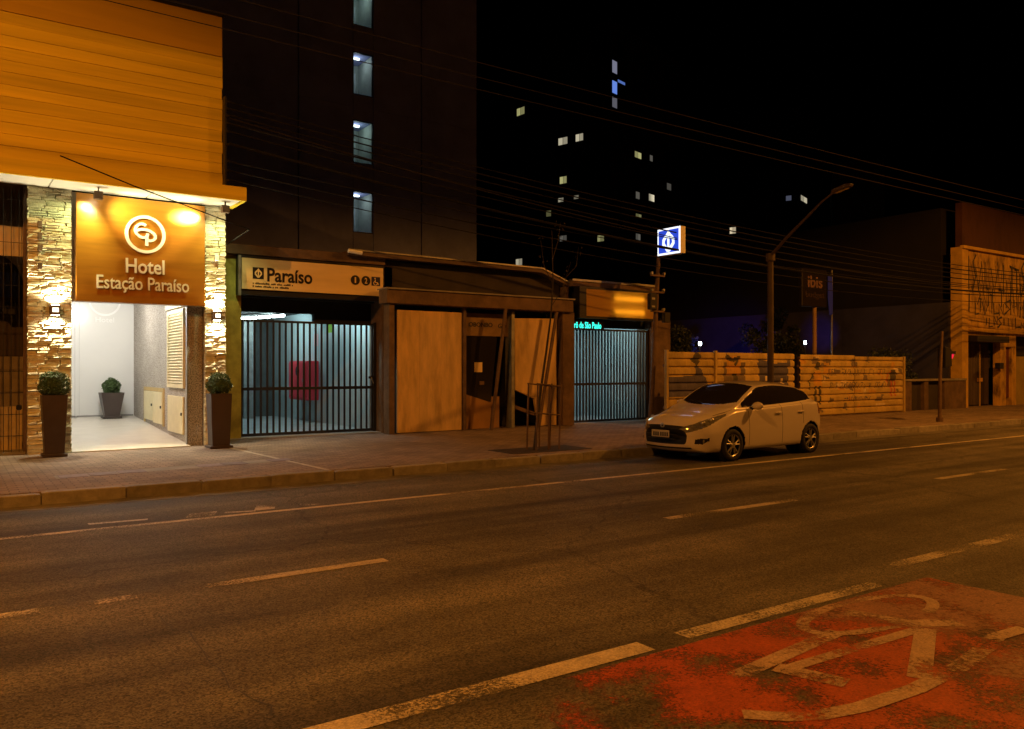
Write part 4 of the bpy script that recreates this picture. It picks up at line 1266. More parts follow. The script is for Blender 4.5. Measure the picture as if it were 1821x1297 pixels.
def tree(x, y, h, rad, n, lab, seed):
    rr = random.Random(seed)
    t = thing('tree', lab, 'tree', (x, y, 0.15), 'lot trees')
    tr = MB().tube([(x, y, .1), (x + .05, y, h * .3), (x - .05, y + .1, h * .55), (x, y, h * .8)], [.13, .1, .07, .03], 8)
    for _ in range(7):
        a = rr.uniform(0, 6.28)
        z = h * rr.uniform(.35, .6)
        tr.tube([(x, y, z), (x + math.cos(a) * rad * .5, y + math.sin(a) * rad * .5, z + .5), (x + math.cos(a) * rad * .85, y + math.sin(a) * rad * .85, z + .9)], [.05, .035, .012], 5)
    obj('trunk', tr, M['rust'], t)
    mb = MB()
    for _ in range(n):
        d = Vector((rr.gauss(0, 1), rr.gauss(0, 1), rr.gauss(0, .8))).normalized() * rad * rr.uniform(.25, 1)
        leaves(mb, (x + d.x, y + d.y, h * .72 + d.z), rr.uniform(.22, .42), 90, 0.075, rr, 0.15)
    obj('crown', mb, M['leaf_dk'], t)
tree(25.6, 24.8, 3.9, 1.15, 30, 'small dark leafy tree above the left hoarding', 31)
tree(30.6, 23.6, 4.2, 1.35, 34, 'dark leafy tree behind the unlit hotel sign pole', 32)

ib = thing('hotel_pole_sign', 'unlit dark hotel sign board on a tall pole behind the hoarding', 'sign', (30.2, 21.0, 0.15))
obj('pole', MB().tube([(30.2, 21.1, .15), (30.2, 21.1, 4.5)], .085, 10), mat('ochre_pole', (0.4, 0.26, 0.1)), ib)
obj('board', MB().box(29.15, 30.85, 20.95, 21.15, 4.35, 5.95), mat('dark_sign_face', (0.018, 0.014, 0.014), rough=0.5), ib, bevel=0.03)
M['dim_ink'] = mat('dim_red_lettering', (0.26, 0.16, 0.16))
text('sign_lettering', 'ibis', M['dim_ink'], ib, 29.5, 30.5, 5.15, 5.65, 20.945, 0.02, bold=0.02)
text('sign_lettering', 'budget', mat('dimmer_lettering', (0.06, 0.04, 0.04)), ib, 29.35, 30.65, 4.66, 4.98, 20.945, 0.02, bold=0.012)
bn = thing('blue_banner', 'narrow dark blue vertical banner beside the unlit sign board', 'banner', (31.3, 21.0, 0.15))
obj('pole', MB().tube([(31.42, 21.1, .15), (31.42, 21.1, 6.0)], .04, 8), M['steel'], bn)
obj('cloth', MB().prism([(31.05, 5.75), (31.32, 5.8), (31.38, 4.9), (31.36, 4.1), (31.16, 4.05), (31.05, 4.8)], 'y', 21.02, 21.05), mat('blue_cloth', (0.03, 0.04, 0.25), emit=(0.05, 0.07, 0.4), estr=0.04), bn)  # a faint blue glow is put into the cloth

# ================================================================== FAR TOWERS
M['far_wall'] = mat('far_concrete', (0.022, 0.021, 0.023), var=0.2)
M['far_pane'] = mat('unlit_pane', (0.012, 0.012, 0.015), rough=0.25)
def tower(lab, C, l, r, wl, wr, H, lit, grid=True):
    t = thing('apartment_tower', lab, 'building', (C[0], C[1], 0), 'far towers')
    def pt(face, u, z, off=0.0):
        d = l if face == 'L' else r
        n = (r if face == 'L' else l)
        return (C[0] + d[0] * u - n[0] * off, C[1] + d[1] * u - n[1] * off, z)
    mb = MB()
    q = [C, (C[0] + l[0] * wl, C[1] + l[1] * wl), (C[0] + l[0] * wl + r[0] * wr, C[1] + l[1] * wl + r[1] * wr), (C[0] + r[0] * wr, C[1] + r[1] * wr)]
    mb.prism(q, 'z', -.02, H)
    obj('wall', mb, M['far_wall'], t)
    obj('roof_tank', MB().prism([(q[0][0] * .6 + q[2][0] * .4, q[0][1] * .6 + q[2][1] * .4), (q[1][0] * .6 + q[3][0] * .4, q[1][1] * .6 + q[3][1] * .4), (q[0][0] * .4 + q[2][0] * .6, q[0][1] * .4 + q[2][1] * .6), (q[3][0] * .6 + q[1][0] * .4, q[3][1] * .6 + q[1][1] * .4)], 'z', H, H + 2.5), M['far_wall'], t)
    def slab(name, face, u0, u1, z0, z1, m, o0, o1, parent):
        b = MB()
        P = [pt(face, u0, z0, o0), pt(face, u1, z0, o0), pt(face, u1, z1, o0), pt(face, u0, z1, o0), pt(face, u0, z0, o1), pt(face, u1, z0, o1), pt(face, u1, z1, o1), pt(face, u0, z1, o1)]
        b.v = P
        b.f = [(0, 1, 2, 3), (7, 6, 5, 4), (0, 4, 5, 1), (1, 5, 6, 2), (2, 6, 7, 3), (3, 7, 4, 0)]
        return obj(name, b, m, parent)
    for face, u0, u1, z0, z1, col, sv, div in lit:
        w_ = slab('window', face, u0 - .08, u1 + .08, z0 - .08, z1 + .08, M['far_wall'], -.05, .06, t)
        for k in range(div):
            a = u0 + (u1 - u0) * k / div
            b = u0 + (u1 - u0) * (k + .86) / div
            slab('pane', face, a, b, z0, z1, emission('lit_pane', col, sv * (0.6 + 0.4 * ((k * 7) % 3))), .06, .09, w_)
    if grid:
        n = 0
        zz = 4.0
        while zz < H - 3 and n < 110:
            for face, wdt in (('L', wl), ('R', wr)):
                u = 1.2
                while u < wdt - 1.4:
                    if not any(f == face and u0 - 1.6 < u < u1 + .4 and z0 - 1.6 < zz < z1 + .4 for f, u0, u1, z0, z1, *_ in lit):
                        slab('window', face, u, u + 1.15, zz, zz + 1.2, M['far_pane'], -.02, .03, t)
                        n += 1
                    u += 3.1
            zz += 2.9
    return t
Y, W_, B_, D_ = (0.75, 0.72, 0.30), (0.8, 0.72, 0.5), (0.16, 0.3, 0.9), (0.45, 0.42, 0.35)
tower('dark apartment tower with a blue lit corner and scattered lit windows', (53.5, 60.26), (-0.264, 0.965), (0.965, 0.264), 8.6, 14, 36,
      [('L', 5.2, 6.4, 24.75, 25.45, W_, .55, 2), ('L', 3.25, 4.2, 24.75, 25.45, W_, .6, 2), ('L', 5.3, 6.2, 20.75, 21.45, Y, .5, 2), ('L', 5.7, 6.4, 18.9, 19.3, W_, .35, 2),
       ('L', 3.8, 4.45, 18.95, 19.3, W_, .3, 1), ('L', 5.3, 6.2, 14.85, 15.4, D_, .22, 2), ('L', .75, 1.55, 14.35, 14.95, Y, .3, 2),
       ('R', .2, 1.15, 30.9, 32.1, (0.5, 0.52, 0.72), .55, 1), ('R', .2, 1.15, 28.9, 30.1, B_, 1.3, 1), ('R', 1.2, 2.7, 30.2, 30.45, B_, .8, 1), ('R', .2, 1.15, 27.5, 28.5, (0.45, 0.45, 0.55), .35, 1),
       ('R', 4.4, 5.7, 23.4, 24.0, Y, .5, 2), ('R', 7.4, 8.0, 23.6, 24.2, D_, .3, 1), ('R', 4.6, 5.4, 19.2, 19.9, D_, .3, 1), ('R', 7.2, 8.3, 19.4, 20.1, W_, .6, 3), ('R', 4.6, 5.7, 17.3, 17.65, Y, .22, 2), ('R', 11.0, 12.0, 21.2, 21.9, D_, .2, 1), ('L', 7.3, 8.0, 17.6, 18.2, Y, .16, 1), ('R', 10.2, 11.0, 16.2, 16.8, W_, .25, 2), ('R', 4.6, 5.5, 15.0, 15.6, D_, .22, 2)])
tower('distant dark tower with two lit yellow windows above the low roof', (65.71, 88.3), (-0.092, 0.996), (0.996, 0.092), 14, 10, 44,
      [('L', 3.1, 4.8, 36.9, 37.9, Y, .42, 2), ('L', 3.6, 5.0, 16.1, 17.0, W_, .45, 2)])
tower('far dark tower with a few lit windows behind the street lamp arm', (85.82, 62.21), (-0.347, 0.938), (0.938, 0.347), 16, 14, 34,
      [('L', 7.85, 8.7, 19.1, 19.9, (0.85, 0.7, 0.45), .8, 2), ('L', .85, 1.6, 22.5, 23.1, (0.3, 0.33, 0.5), .3, 1), ('R', .8, 3.6, 22.55, 23.2, W_, .6, 2), ('L', .6, 1.3, 9.0, 9.8, (0.7, 0.5, 0.15), .45, 1)])
tower('dark block with two lit windows above the lot side wall', (74.3, 44.2), (-0.574, 0.819), (0.819, 0.574), 4.6, 14, 22,
      [('L', 2.9, 3.8, 7.7, 8.45, (0.85, 0.62, 0.35), .8, 1), ('L', .5, 1.35, 15.6, 16.0, (0.8, 0.7, 0.4), .6, 1)], grid=False)
ml = thing('mast_light', 'tiny red warning light on a far mast in the dark sky', 'mast', (114.4, 91.0, 0))
obj('mast', MB().tube([(114.4, 91.0, -.02), (114.4, 91.0, 46.0)], .12, 6), M['dark'], ml)
obj('beacon', MB().lathe([(0.001, 0), (.28, .1), (.28, .4), (0.001, .5)], (114.4, 91.0, 46.0), n=10), emission('red_beacon', (1.0, 0.03, 0.03), 3.0), ml)

# ================================================================== STREET FURNITURE
tp = thing('station_totem', 'leaning pole carrying a glowing blue and white arrow lightbox', 'sign', (16.85, 17.2, 0.15))
obj('pole', MB().tube([(16.8, 17.2, .15), (16.98, 17.19, 2.9), (17.12, 17.18, 5.1)], [.075, .07, .055], 10), M['rust'], tp)
lb = obj('lightbox_case', MB().box(17.07, 17.27, 16.27, 17.16, 5.04, 5.80), M['white'], tp)
obj('white_border', MB().box(17.055, 17.07, 16.27, 17.16, 5.04, 5.80), emission('lit_white_border', (0.85, 0.92, 1.0), 1.35), lb)
obj('blue_face', MB().box(17.045, 17.055, 16.325, 17.105, 5.095, 5.745), emission('lit_blue_face', (0.03, 0.09, 0.85), 0.75), lb)
mb = MB()
emblem(mb, 16.715, 5.42, 0.70, 17.036, 17.044, 'x')
obj('arrow_emblem', mb, emission('lit_emblem', (0.82, 0.95, 1.0), 1.3), lb)
for z, w_ in ((4.46, .28), (3.98, .26), (3.42, .26)):
    ca = obj('crossarm', MB().box(17.0 - w_, 17.0 + w_, 17.08, 17.13, z - .025, z + .025), M['rust'], tp)
    obj('insulator', MB().box(17.0 - w_, 17.06 - w_, 17.06, 17.14, z + .025, z + .10).box(16.94 + w_, 17.0 + w_, 17.06, 17.14, z + .025, z + .10), M['steel'], ca)

obj('switch_box', MB().box(16.62, 16.88, 17.0, 17.14, 3.46, 3.92), M['black'], tp, bevel=0.01)
obj('switch_box', MB().box(17.2, 17.42, 17.0, 17.14, 3.1, 3.4), M['black'], tp, bevel=0.01)
obj('pale_tag', MB().box(16.66, 16.78, 16.985, 16.998, 3.74, 3.80).box(16.66, 16.78, 16.985, 16.998, 3.52, 3.57), M['steel'], tp)
lp = thing('unlit_street_lamp', 'unlit street lamp post with long arm rising over the parked car', 'street lamp', (17.59, 13.6, 0.15))
M['post'] = mat('brown_lamp_post', (0.06, 0.042, 0.034), rough=0.6, var=0.3, vscale=3)
obj('post', MB().tube([(17.59, 13.6, .15), (17.59, 13.6, .9), (17.59, 13.6, 4.7)], [.11, .085, .075], 14), M['post'], lp)
obj('collar', MB().tube([(17.59, 13.6, 4.55), (17.59, 13.6, 4.74)], .12, 14), M['post'], lp)
obj('arm', MB().tube([(17.59, 13.6, 4.68), (17.5, 13.0, 5.1), (17.42, 12.4, 5.48), (17.33, 11.9, 5.78), (17.26, 11.5, 5.95)], [.045, .04, .034, .028, .024], 10), M['post'], lp)
hd_ = obj('lamp_head', MB().prism([(11.55, 5.90), (11.55, 5.98), (11.2, 6.06), (11.05, 6.04), (11.08, 5.98)], 'x', 17.17, 17.32), M['post'], lp, bevel=0.01)
obj('lamp_glass', MB().prism([(11.48, 5.895), (11.48, 5.91), (11.14, 5.972), (11.14, 5.957)], 'x', 17.19, 17.30), M['dglass'], hd_)

tl = thing('traffic_signal', 'thin dark post with a hooded traffic signal showing red', 'traffic light', (24.65, 12.9, 0.15))
obj('post', MB().tube([(24.65, 12.9, .15), (24.68, 12.9, 1.5), (24.8, 12.9, 2.88)], [.055, .05, .035], 10), M['rust'], tl)
obj('foot', MB().tube([(24.65, 12.9, .15), (24.65, 12.9, .28)], .10, 12), M['rust'], tl)
hd2 = obj('signal_head', MB().prism([(24.78, 1.78), (25.15, 1.82), (25.15, 2.34), (24.78, 2.42)], 'y', 12.78, 13.05), M['black'], tl, bevel=0.02)
obj('visor', MB().box(25.15, 25.42, 12.80, 13.03, 2.26, 2.29).box(25.15, 25.38, 12.79, 12.81, 2.2, 2.27), M['black'], hd2)
obj('red_lens', MB().lathe([(0.001, .02), (.10, .015), (.10, 0)], (25.16, 12.9, 2.16), 'x', 18), emission('red_signal', (1.0, 0.03, 0.06), 1.2), hd2)
obj('side_red_lens', MB().prism([(25.2, 2.06), (25.30, 2.20), (25.36, 2.20), (25.26, 2.06)], 'y', 12.82, 12.86), emission('red_signal_glow', (0.75, 0.02, 0.06), 0.8), hd2)

# young street tree in its timber guard
yt = thing('young_tree', 'thin leaning young street tree with bare twigs at the kerb', 'tree', (9.5, 12.9, 0.15))
obj('trunk', MB().tube([(9.46, 12.9, .15), (9.60, 12.9, 1.2), (9.76, 12.9, 2.1), (9.86, 12.88, 2.8), (9.89, 12.85, 3.5), (9.86, 12.85, 4.5)], [.03, .026, .023, .018, .011, .005], 8), M['shade'], yt)
cr = MB()
rr = random.Random(3)
tw = [((9.87, 12.87, 3.0), (10.1, 12.8, 3.35), (10.3, 12.8, 3.9)), ((9.89, 12.85, 3.4), (9.7, 12.9, 3.8), (9.62, 12.9, 4.3)), ((9.87, 12.85, 3.9), (10.05, 12.9, 4.3), (10.12, 12.9, 4.7)), ((10.2, 12.8, 3.6), (10.36, 12.7, 3.8), (10.42, 12.7, 4.2))]
for a in tw:
    cr.tube(a, [.009, .006, .003], 5)
    for _ in range(3):
        leaves(cr, Vector(a[1]).lerp(Vector(a[2]), rr.random()), .12, 3, .03, rr)
obj('crown', cr, M['shade'], yt)
tg = thing('tree_guard', 'rusty bar guard standing round the young street tree', 'tree guard', (9.74, 12.9, 0.15))
for a, b in ((9.40, 9.44), (9.70, 9.72), (9.96, 10.02)):
    for y in (12.75, 13.06):
        obj('upright', MB().tube([(a, y, .15), (b, y, 1.45)], .018, 6), M['rust'], tg)
for z in (0.85, 1.42):
    obj('rail', MB().tube([(9.42, 12.75, z + .04), (10.0, 12.75, z - .02)], .016, 6), M['rust'], tg)
    obj('rail', MB().tube([(9.42, 13.06, z + .04), (10.0, 13.06, z - .02)], .016, 6), M['rust'], tg)
    obj('rail', MB().tube([(10.0, 12.75, z - .02), (10.0, 13.06, z - .02)], .016, 6), M['rust'], tg)
struct(obj('tree_pit', MB().box(8.7, 10.6, 12.5, 13.4, 0.14, 0.158), mat('dark_tree_pit_soil', (0.04, 0.03, 0.022), bump=0.6, var=0.4, vscale=6)))

# overhead cables
def cable(zs, y, rad, m, lab, grp='overhead cables'):
    x0, x1 = -16.0, 50.0
    (a, za), (b, zb_), (c, zc) = zs
    pts = []
    for k in range(45):
        x = x0 + (x1 - x0) * k / 44
        z = za * (x - b) * (x - c) / ((a - b) * (a - c)) + zb_ * (x - a) * (x - c) / ((b - a) * (b - c)) + zc * (x - a) * (x - b) / ((c - a) * (c - b))
        pts.append((x, y, z))
    tag(obj('overhead_cable', MB().tube(pts, rad, 5), m), lab, 'cable', grp)
M['cable_lt'] = mat('lamplit_cable', (0.022, 0.02, 0.018), rough=0.8, spec=0.2)  # paler copy of the cable colour, with lamp light put into it
ordn = ('topmost thin overhead wire crossing the dark building', 'second thin overhead wire from the top', 'third thin overhead wire from the top')
for i, dz in enumerate((.30, .06, -.13)):
    cable(((-16, 7.7 + dz), (6, 7.42 + dz), (50, 7.6 + dz)), 13.4 + .12 * i, .008, M['cable_lt'], ordn[i])
names = ['black cable at the top of the middle bundle', 'second black cable of the middle bundle', 'third black cable of the middle bundle', 'fourth black cable of the middle bundle',
         'fifth black cable of the middle bundle', 'thick black cable at the foot of the middle bundle']
def anchored(zA, zB, rad, m, lab, k):
    """cable made fast to the bracket on the hotel corner, then running down the street"""
    (a, za), (b, zb_), (c, zc) = (4.84, zA), (10.65, zB), (50.0, 5.6 + .25 * (zA - 6))
    pts = []
    for q in range(40):
        x = a + (c - a) * (q / 39) ** 1.3
        z = za * (x - b) * (x - c) / ((a - b) * (a - c)) + zb_ * (x - a) * (x - c) / ((b - a) * (b - c)) + zc * (x - a) * (x - b) / ((c - a) * (c - b))
        pts.append((x, 17.45 - 3.85 * (x - a) / (c - a) - .04 * (k % 3), z))
    tag(obj('overhead_cable', MB().tube(pts, rad, 5), m), lab, 'cable', 'overhead cables')
for i, (zA, rd) in enumerate(((7.35, .014), (7.2, .018), (7.05, .014), (6.9, .02), (6.72, .014), (6.45, .032))):
    anchored(zA, zA - .64 - .02 * i, rd, M['cable'], names[i], i)
anchored(7.0, 6.15, .014, M['cable_lt'], 'cable coloured paler as if lamplit before the dark building', 1)
for i, (zA, rd) in enumerate(((6.1, .012), (5.9, .016), (5.7, .012))):
    anchored(zA, zA - .55 - .05 * i, rd, M['cable'], ('upper thin cable of the low group over the low roof', 'thicker middle cable of the low group over the low roof', 'lowest thin cable hanging over the low roof')[i], i)
cbk = thing('cable_bracket', 'dark steel cable bracket on the upper right edge of the hotel', 'bracket', (4.8, 17.5, 5.6))
obj('back_plate', MB().box(4.765, 4.80, 17.42, 17.62, 5.6, 7.45), M['dark'], cbk)
for zz in (7.35, 7.2, 7.05, 6.9, 6.72, 6.45, 6.1, 5.9, 5.7):
    obj('spool', MB().tube([(4.80, 17.45, zz), (4.86, 17.45, zz)], .03, 8), M['dark'], cbk)
for i, (zA, zB) in enumerate(((4.96, 4.30), )):
    tag(obj('drop_wire', MB().tube([(1.35, 13.5, 4.85), (2.4, 13.9, 4.62), (3.74, 14.6, 4.42), (4.9, 16.2, 4.5), (5.05, 18.75, 4.45)], .011, 5), M['cable']), 'sagging black service wire across the hotel canopy', 'cable')
for xp_, lab in ((-16.0, 'left'), (50.0, 'right')):
    up_ = thing('utility_pole', 'concrete utility pole carrying the cables past the %s edge of the view' % lab, 'utility pole', (xp_, 13.6, .15))
    obj('shaft', MB().tube([(xp_, 13.6, .15), (xp_, 13.6, 10.0)], [.19, .12], 12), M['concrete'], up_)
    obj('crossarm', MB().box(xp_ - .06, xp_ + .06, 12.8, 14.4, 9.2, 9.32), M['rust'], up_)

# sodium street lamps on the near pavement
M['sodium_glass'] = emission('lit_sodium_glass', SODIUM, 25.0)
def street_lamp(x, z, power, lab):
    t = thing('street_lamp', lab, 'street lamp', (x, 0.3, .15), 'lit sodium street lamps')
    obj('post', MB().tube([(x, .3, .15), (x, .3, 1.2), (x, .3, z - 1.2)], [.13, .1, .07], 12), M['post'], t)
    obj('arm', MB().tube([(x, .3, z - 1.25), (x, 1.2, z - .5), (x, 2.8, z - .02), (x, 4.1, z + .08)], [.06, .055, .05, .045], 10), M['post'], t)
    h = obj('lamp_head', MB().prism([(4.0, z + .02), (4.0, z + .14), (4.4, z + .22), (4.85, z + .16), (4.9, z + .04)], 'x', x - .16, x + .16), M['post'], t, bevel=0.015)
    obj('lamp_glass', MB().box(x - .12, x + .12, 4.2, 4.8, z - .005, z + .018), M['sodium_glass'], h)
    spot('sodium_light', (x, 4.5, z - .08), (x, 4.5, 0), power, SODIUM, 168, 0.20, 0.13, t)
street_lamp(-5.0, 12.0, 6200, 'lit sodium street lamp on the near pavement left of the view')
street_lamp(25.0, 12.0, 6800, 'lit sodium street lamp on the near pavement right of the view')
street_lamp(56.0, 12.0, 6200, 'lit sodium street lamp farthest along the near pavement')

# ================================================================== PARKED CAR
def pchip(xs, ys):
    n = len(xs)
    h = [xs[i + 1] - xs[i] for i in range(n - 1)]
    d = [(ys[i + 1] - ys[i]) / h[i] for i in range(n - 1)]
    m = [d[0]] + [0.0] * (n - 2) + [d[-1]]
    for i in range(1, n - 1):
        if d[i - 1] * d[i] > 0:
            w1, w2 = 2 * h[i] + h[i - 1], h[i] + 2 * h[i - 1]
            m[i] = (w1 + w2) / (w1 / d[i - 1] + w2 / d[i])
    def f(x):
        if x <= xs[0]:
            return ys[0]
        if x >= xs[-1]:
            return ys[-1]
        i = 0
        while xs[i + 1] < x:
            i += 1
        t = (x - xs[i]) / h[i]
        return (2 * t ** 3 - 3 * t ** 2 + 1) * ys[i] + (t ** 3 - 2 * t ** 2 + t) * h[i] * m[i] + (-2 * t ** 3 + 3 * t ** 2) * ys[i + 1] + (t ** 3 - t ** 2) * h[i] * m[i + 1]
    return f
CX = [0.00, 0.05, 0.16, 0.40, 0.74, 0.96, 1.45, 1.80, 2.30, 2.90, 3.30, 3.55, 3.75, 3.86, 3.90]
CP = {
 'zb': [.28, .22, .18, .18, .18, .19, .19, .19, .19, .19, .20, .22, .26, .32, .40],
 'wb': [.54, .63, .70, .74, .76, .76, .76, .76, .76, .76, .75, .72, .64, .50, .30],
 'zs': [.34, .30, .27, .26, .26, .26, .26, .26, .26, .27, .28, .30, .34, .40, .46],
 'ws': [.60, .70, .775, .81, .83, .82, .82, .82, .82, .82, .82, .79, .72, .58, .36],
 'zm': [.50, .50, .51, .53, .56, .58, .58, .58, .60, .62, .64, .66, .66, .66, .62],
 'wm': [.62, .73, .80, .835, .85, .845, .84, .84, .84, .845, .845, .82, .76, .62, .38],
 'zh': [.63, .67, .72, .79, .86, .90, .92, .94, .96, .99, 1.02, 1.02, 1.0, .92, .78],
 'wh': [.54, .65, .725, .765, .80, .80, .81, .81, .81, .81, .80, .77, .70, .58, .36],
 'zg': [.66, .71, .77, .84, .91, .955, .975, .985, 1.005, 1.035, 1.065, 1.07, 1.03, .95, .80],
 'wg': [.44, .56, .62, .66, .72, .745, .755, .76, .765, .76, .75, .70, .62, .52, .32],
 'zr': [.675, .735, .81, .88, .955, 1.00, 1.25, 1.385, 1.41, 1.37, 1.30, 1.20, 1.06, .97, .82],
 'wr': [.24, .36, .42, .48, .54, .695, .655, .60, .565, .555, .55, .54, .52, .44, .28],
 'zt': [.68, .745, .825, .90, .98, 1.025, 1.295, 1.435, 1.475, 1.44, 1.375, 1.26, 1.09, .98, .83],
}
CF = {k: pchip(CX, v) for k, v in CP.items()}
def car_section(X, N):
    g_ = {k: f(X) for k, f in CF.items()}
    pts = [(0, g_['zb']), (g_['wb'], g_['zb'] + .004), (g_['ws'], g_['zs']), (g_['wm'], g_['zm']), (g_['wh'], g_['zh']), (g_['wg'], g_['zg']), (g_['wr'], g_['zr']), (0, g_['zt'])]
    fy = pchip(list(range(8)), [p[0] for p in pts])
    fz = pchip(list(range(8)), [p[1] for p in pts])
    out = []
    for k in range(N + 1):
        t = 7.0 * k / N
        y, z = fy(t), fz(t)
        if t > 6:      # round the top panel instead of letting it peak
            u = 1 - (t - 6)
            y = g_['wr'] * u
            z = g_['zt'] - (g_['zt'] - g_['zr']) * u ** 2.2
        out.append((y, z, t))
    return out
NR = 112
XS = sorted(set([round(0.012 * i, 4) for i in range(40)] + [round(0.48 + 0.0225 * i, 4) for i in range(153)] + [s + e for s in (1.27, 2.32, 3.02) for e in (-.006, .006)] + [3.90]))
XS = [x for x in XS if x <= 3.9]
car = thing('parked_car', 'white hatchback car parked at the kerb in front of the hoarding', 'car', (0, 0, 0))
BASE[car.name] = Vector((0, 0, 0))
verts, ringlen = [], 2 * NR
tv = []
secs = []
for X in [-0.02] + XS + [3.915]:
    if X < 0:
        s_ = [(y * .80, .47 + (z - .47) * .72, t) for y, z, t in car_section(0, NR)]
    elif X > 3.905:
        s_ = [(y * .7, .62 + (z - .62) * .7, t) for y, z, t in car_section(3.9, NR)]
    else:
        s_ = car_section(X, NR)
    # plan-view nose: the bumper sweeps back towards its corners
    ring = []
    for y, z, t in s_:
        ring.append((X + (0.11 * (y / .62) ** 2 * max(0, 1 - X / .8) if X < .8 else 0), y, z, t))
    secs.append(ring)
    for q in ring:
        verts.append((q[0], q[1], q[2])); tv.append(q[3])
    for q in ring[-2:0:-1]:
        verts.append((q[0], -q[1], q[2])); tv.append(q[3])
parts = {k: [] for k in ('body', 'windscreen', 'side_window_front', 'side_window_rear', 'rear_window', 'grille', 'headlight', 'fog_recess', 'tail_light', 'seam', 'trim')}
nS = len(secs)
HEX = [(-.45, .535), (-.37, .605), (.37, .605), (.45, .535), (.30, .375), (-.30, .375)]
FOG = [(.56, .345), (.60, .435), (.775, .455), (.775, .405), (.70, .345)]
for i in range(nS - 1):
    for j in range(ringlen):
        a, b = i * ringlen + j, i * ringlen + (j + 1) % ringlen
        q = (a, b, b + ringlen, a + ringlen)
        c = [sum(verts[k][d] for k in q) / 4 for d in range(3)]
        t = sum(tv[k] for k in q) / 4
        X, y, z = c
        ay = abs(y)
        if ay > .48 and t < 5 and t > 0.55 and min(math.hypot(X - .80, z - .31), math.hypot(X - 3.30, z - .31)) < .345:
            continue
        if t < 1.0 and min(abs(X - .8), abs(X - 3.3)) < .34 and ay > .46:
            continue
        wr, zr, zg = CF['wr'](X), CF['zr'](X), CF['zg'](X)
        k = 'body'
        if t > 6.0 and 0.95 + .20 * (ay / .66) ** 2 < X < 1.76 - .06 * (ay / .6) ** 2 and ay < wr - .025:
            k = 'windscreen'
        elif t > 6.0 and 3.40 < X < 3.74 and ay < wr - .06:
            k = 'rear_window'
        elif 5.0 < t < 6.0 and 1.16 < X < 3.46 - .35 * max(0, (z - 1.06)) and z > zg + .022 and z < zr - .030:
            k = 'trim' if abs(X - 2.34) < .035 or X < 1.28 else ('side_window_front' if X < 2.34 else 'side_window_rear')
        elif X < .78 and ay > .36:
            lo, hi = 3.45 + (X / .78) * .85, 5.10 - (X / .78) * .45
            if lo < t < hi and X < .62 + .12 * (t - 4):
                k = 'headlight'
        if X < .34 and k == 'body':
            if inpoly((y, z), HEX):
                k = 'grille'
            elif inpoly((ay, z), FOG):
                k = 'fog_recess'
            elif .632 < z < .652 and ay < .40:
                k = 'grille'
            elif z < .285 and z > .245 and ay < .55:
                k = 'grille'
        if k == 'body' and X > 3.62 and ay > .46 and .78 < z < 1.0:
            k = 'tail_light'
        if k == 'body' and 2.0 < t < 5.05 and z > .27:
            if min(abs(X - s_) for s_ in (1.27, 2.32, 3.02)) < .0065 and not (abs(X - 3.02) < .01 and z < .62):
                k = 'seam'
        parts[k].append(q)
        # bonnet shut line
for q0 in ():
    pass
CARM = {
 'body': mat('white_car_paint', (0.66, 0.60, 0.58), rough=0.28, var=0.03, vscale=1, spec=0.5, coat=1.0),
 'windscreen': M['dglass'], 'side_window_front': M['dglass'], 'side_window_rear': M['dglass'], 'rear_window': M['dglass'],
 'grille': mat('black_grille', (0.01, 0.01, 0.01), rough=0.6, spec=0.2), 'fog_recess': M['black'],
 'headlight': mat('headlight_lens', (0.16, 0.155, 0.15), rough=0.06, spec=0.7, coat=1.0, var=0.4, vscale=16),
 'tail_light': mat('tail_lens', (0.22, 0.01, 0.01), rough=0.1, coat=1.0), 'seam': M['black'], 'trim': mat('gloss_black_trim', (0.01, 0.01, 0.011), rough=0.15)}
NAMES = {'seam': 'door_gap', 'trim': 'window_pillar_trim', 'side_window_front': 'side_window', 'side_window_rear': 'side_window'}
made = {}
for k, fs in parts.items():
    if not fs:
        continue
    sides = [fs]
    if k == 'trim':
        sides = [[f for f in fs if (verts[f[0]][1] > 0) == a_ and (verts[f[0]][0] > 1.8) == b_] for a_ in (True, False) for b_ in (True, False)]
    if k in ('side_window_front', 'side_window_rear', 'headlight', 'fog_recess', 'tail_light'):
        sides = [[f for f in fs if verts[f[0]][1] > 0], [f for f in fs if verts[f[0]][1] <= 0]]
    for ff in sides:
        idx = {}
        mb = MB()
        for f in ff:
            g_ = []
            for v in f:
                if v not in idx:
                    idx[v] = len(mb.v)
                    mb.v.append(verts[v])
                g_.append(idx[v])
            if len(set(g_)) == 4:
                mb.f.append(tuple(g_))
        me = bpy.data.meshes.new(NAMES.get(k, k))
        me.from_pydata(mb.v, [], mb.f)
        me.shade_smooth()
        me.materials.append(CARM[k])
        o = bpy.data.objects.new(NAMES.get(k, k), me)
        COL.objects.link(o)
        o.parent = car
        BASE[o.name] = Vector((0, 0, 0))
        made.setdefault(k, []).append(o)
body = made['body'][0]
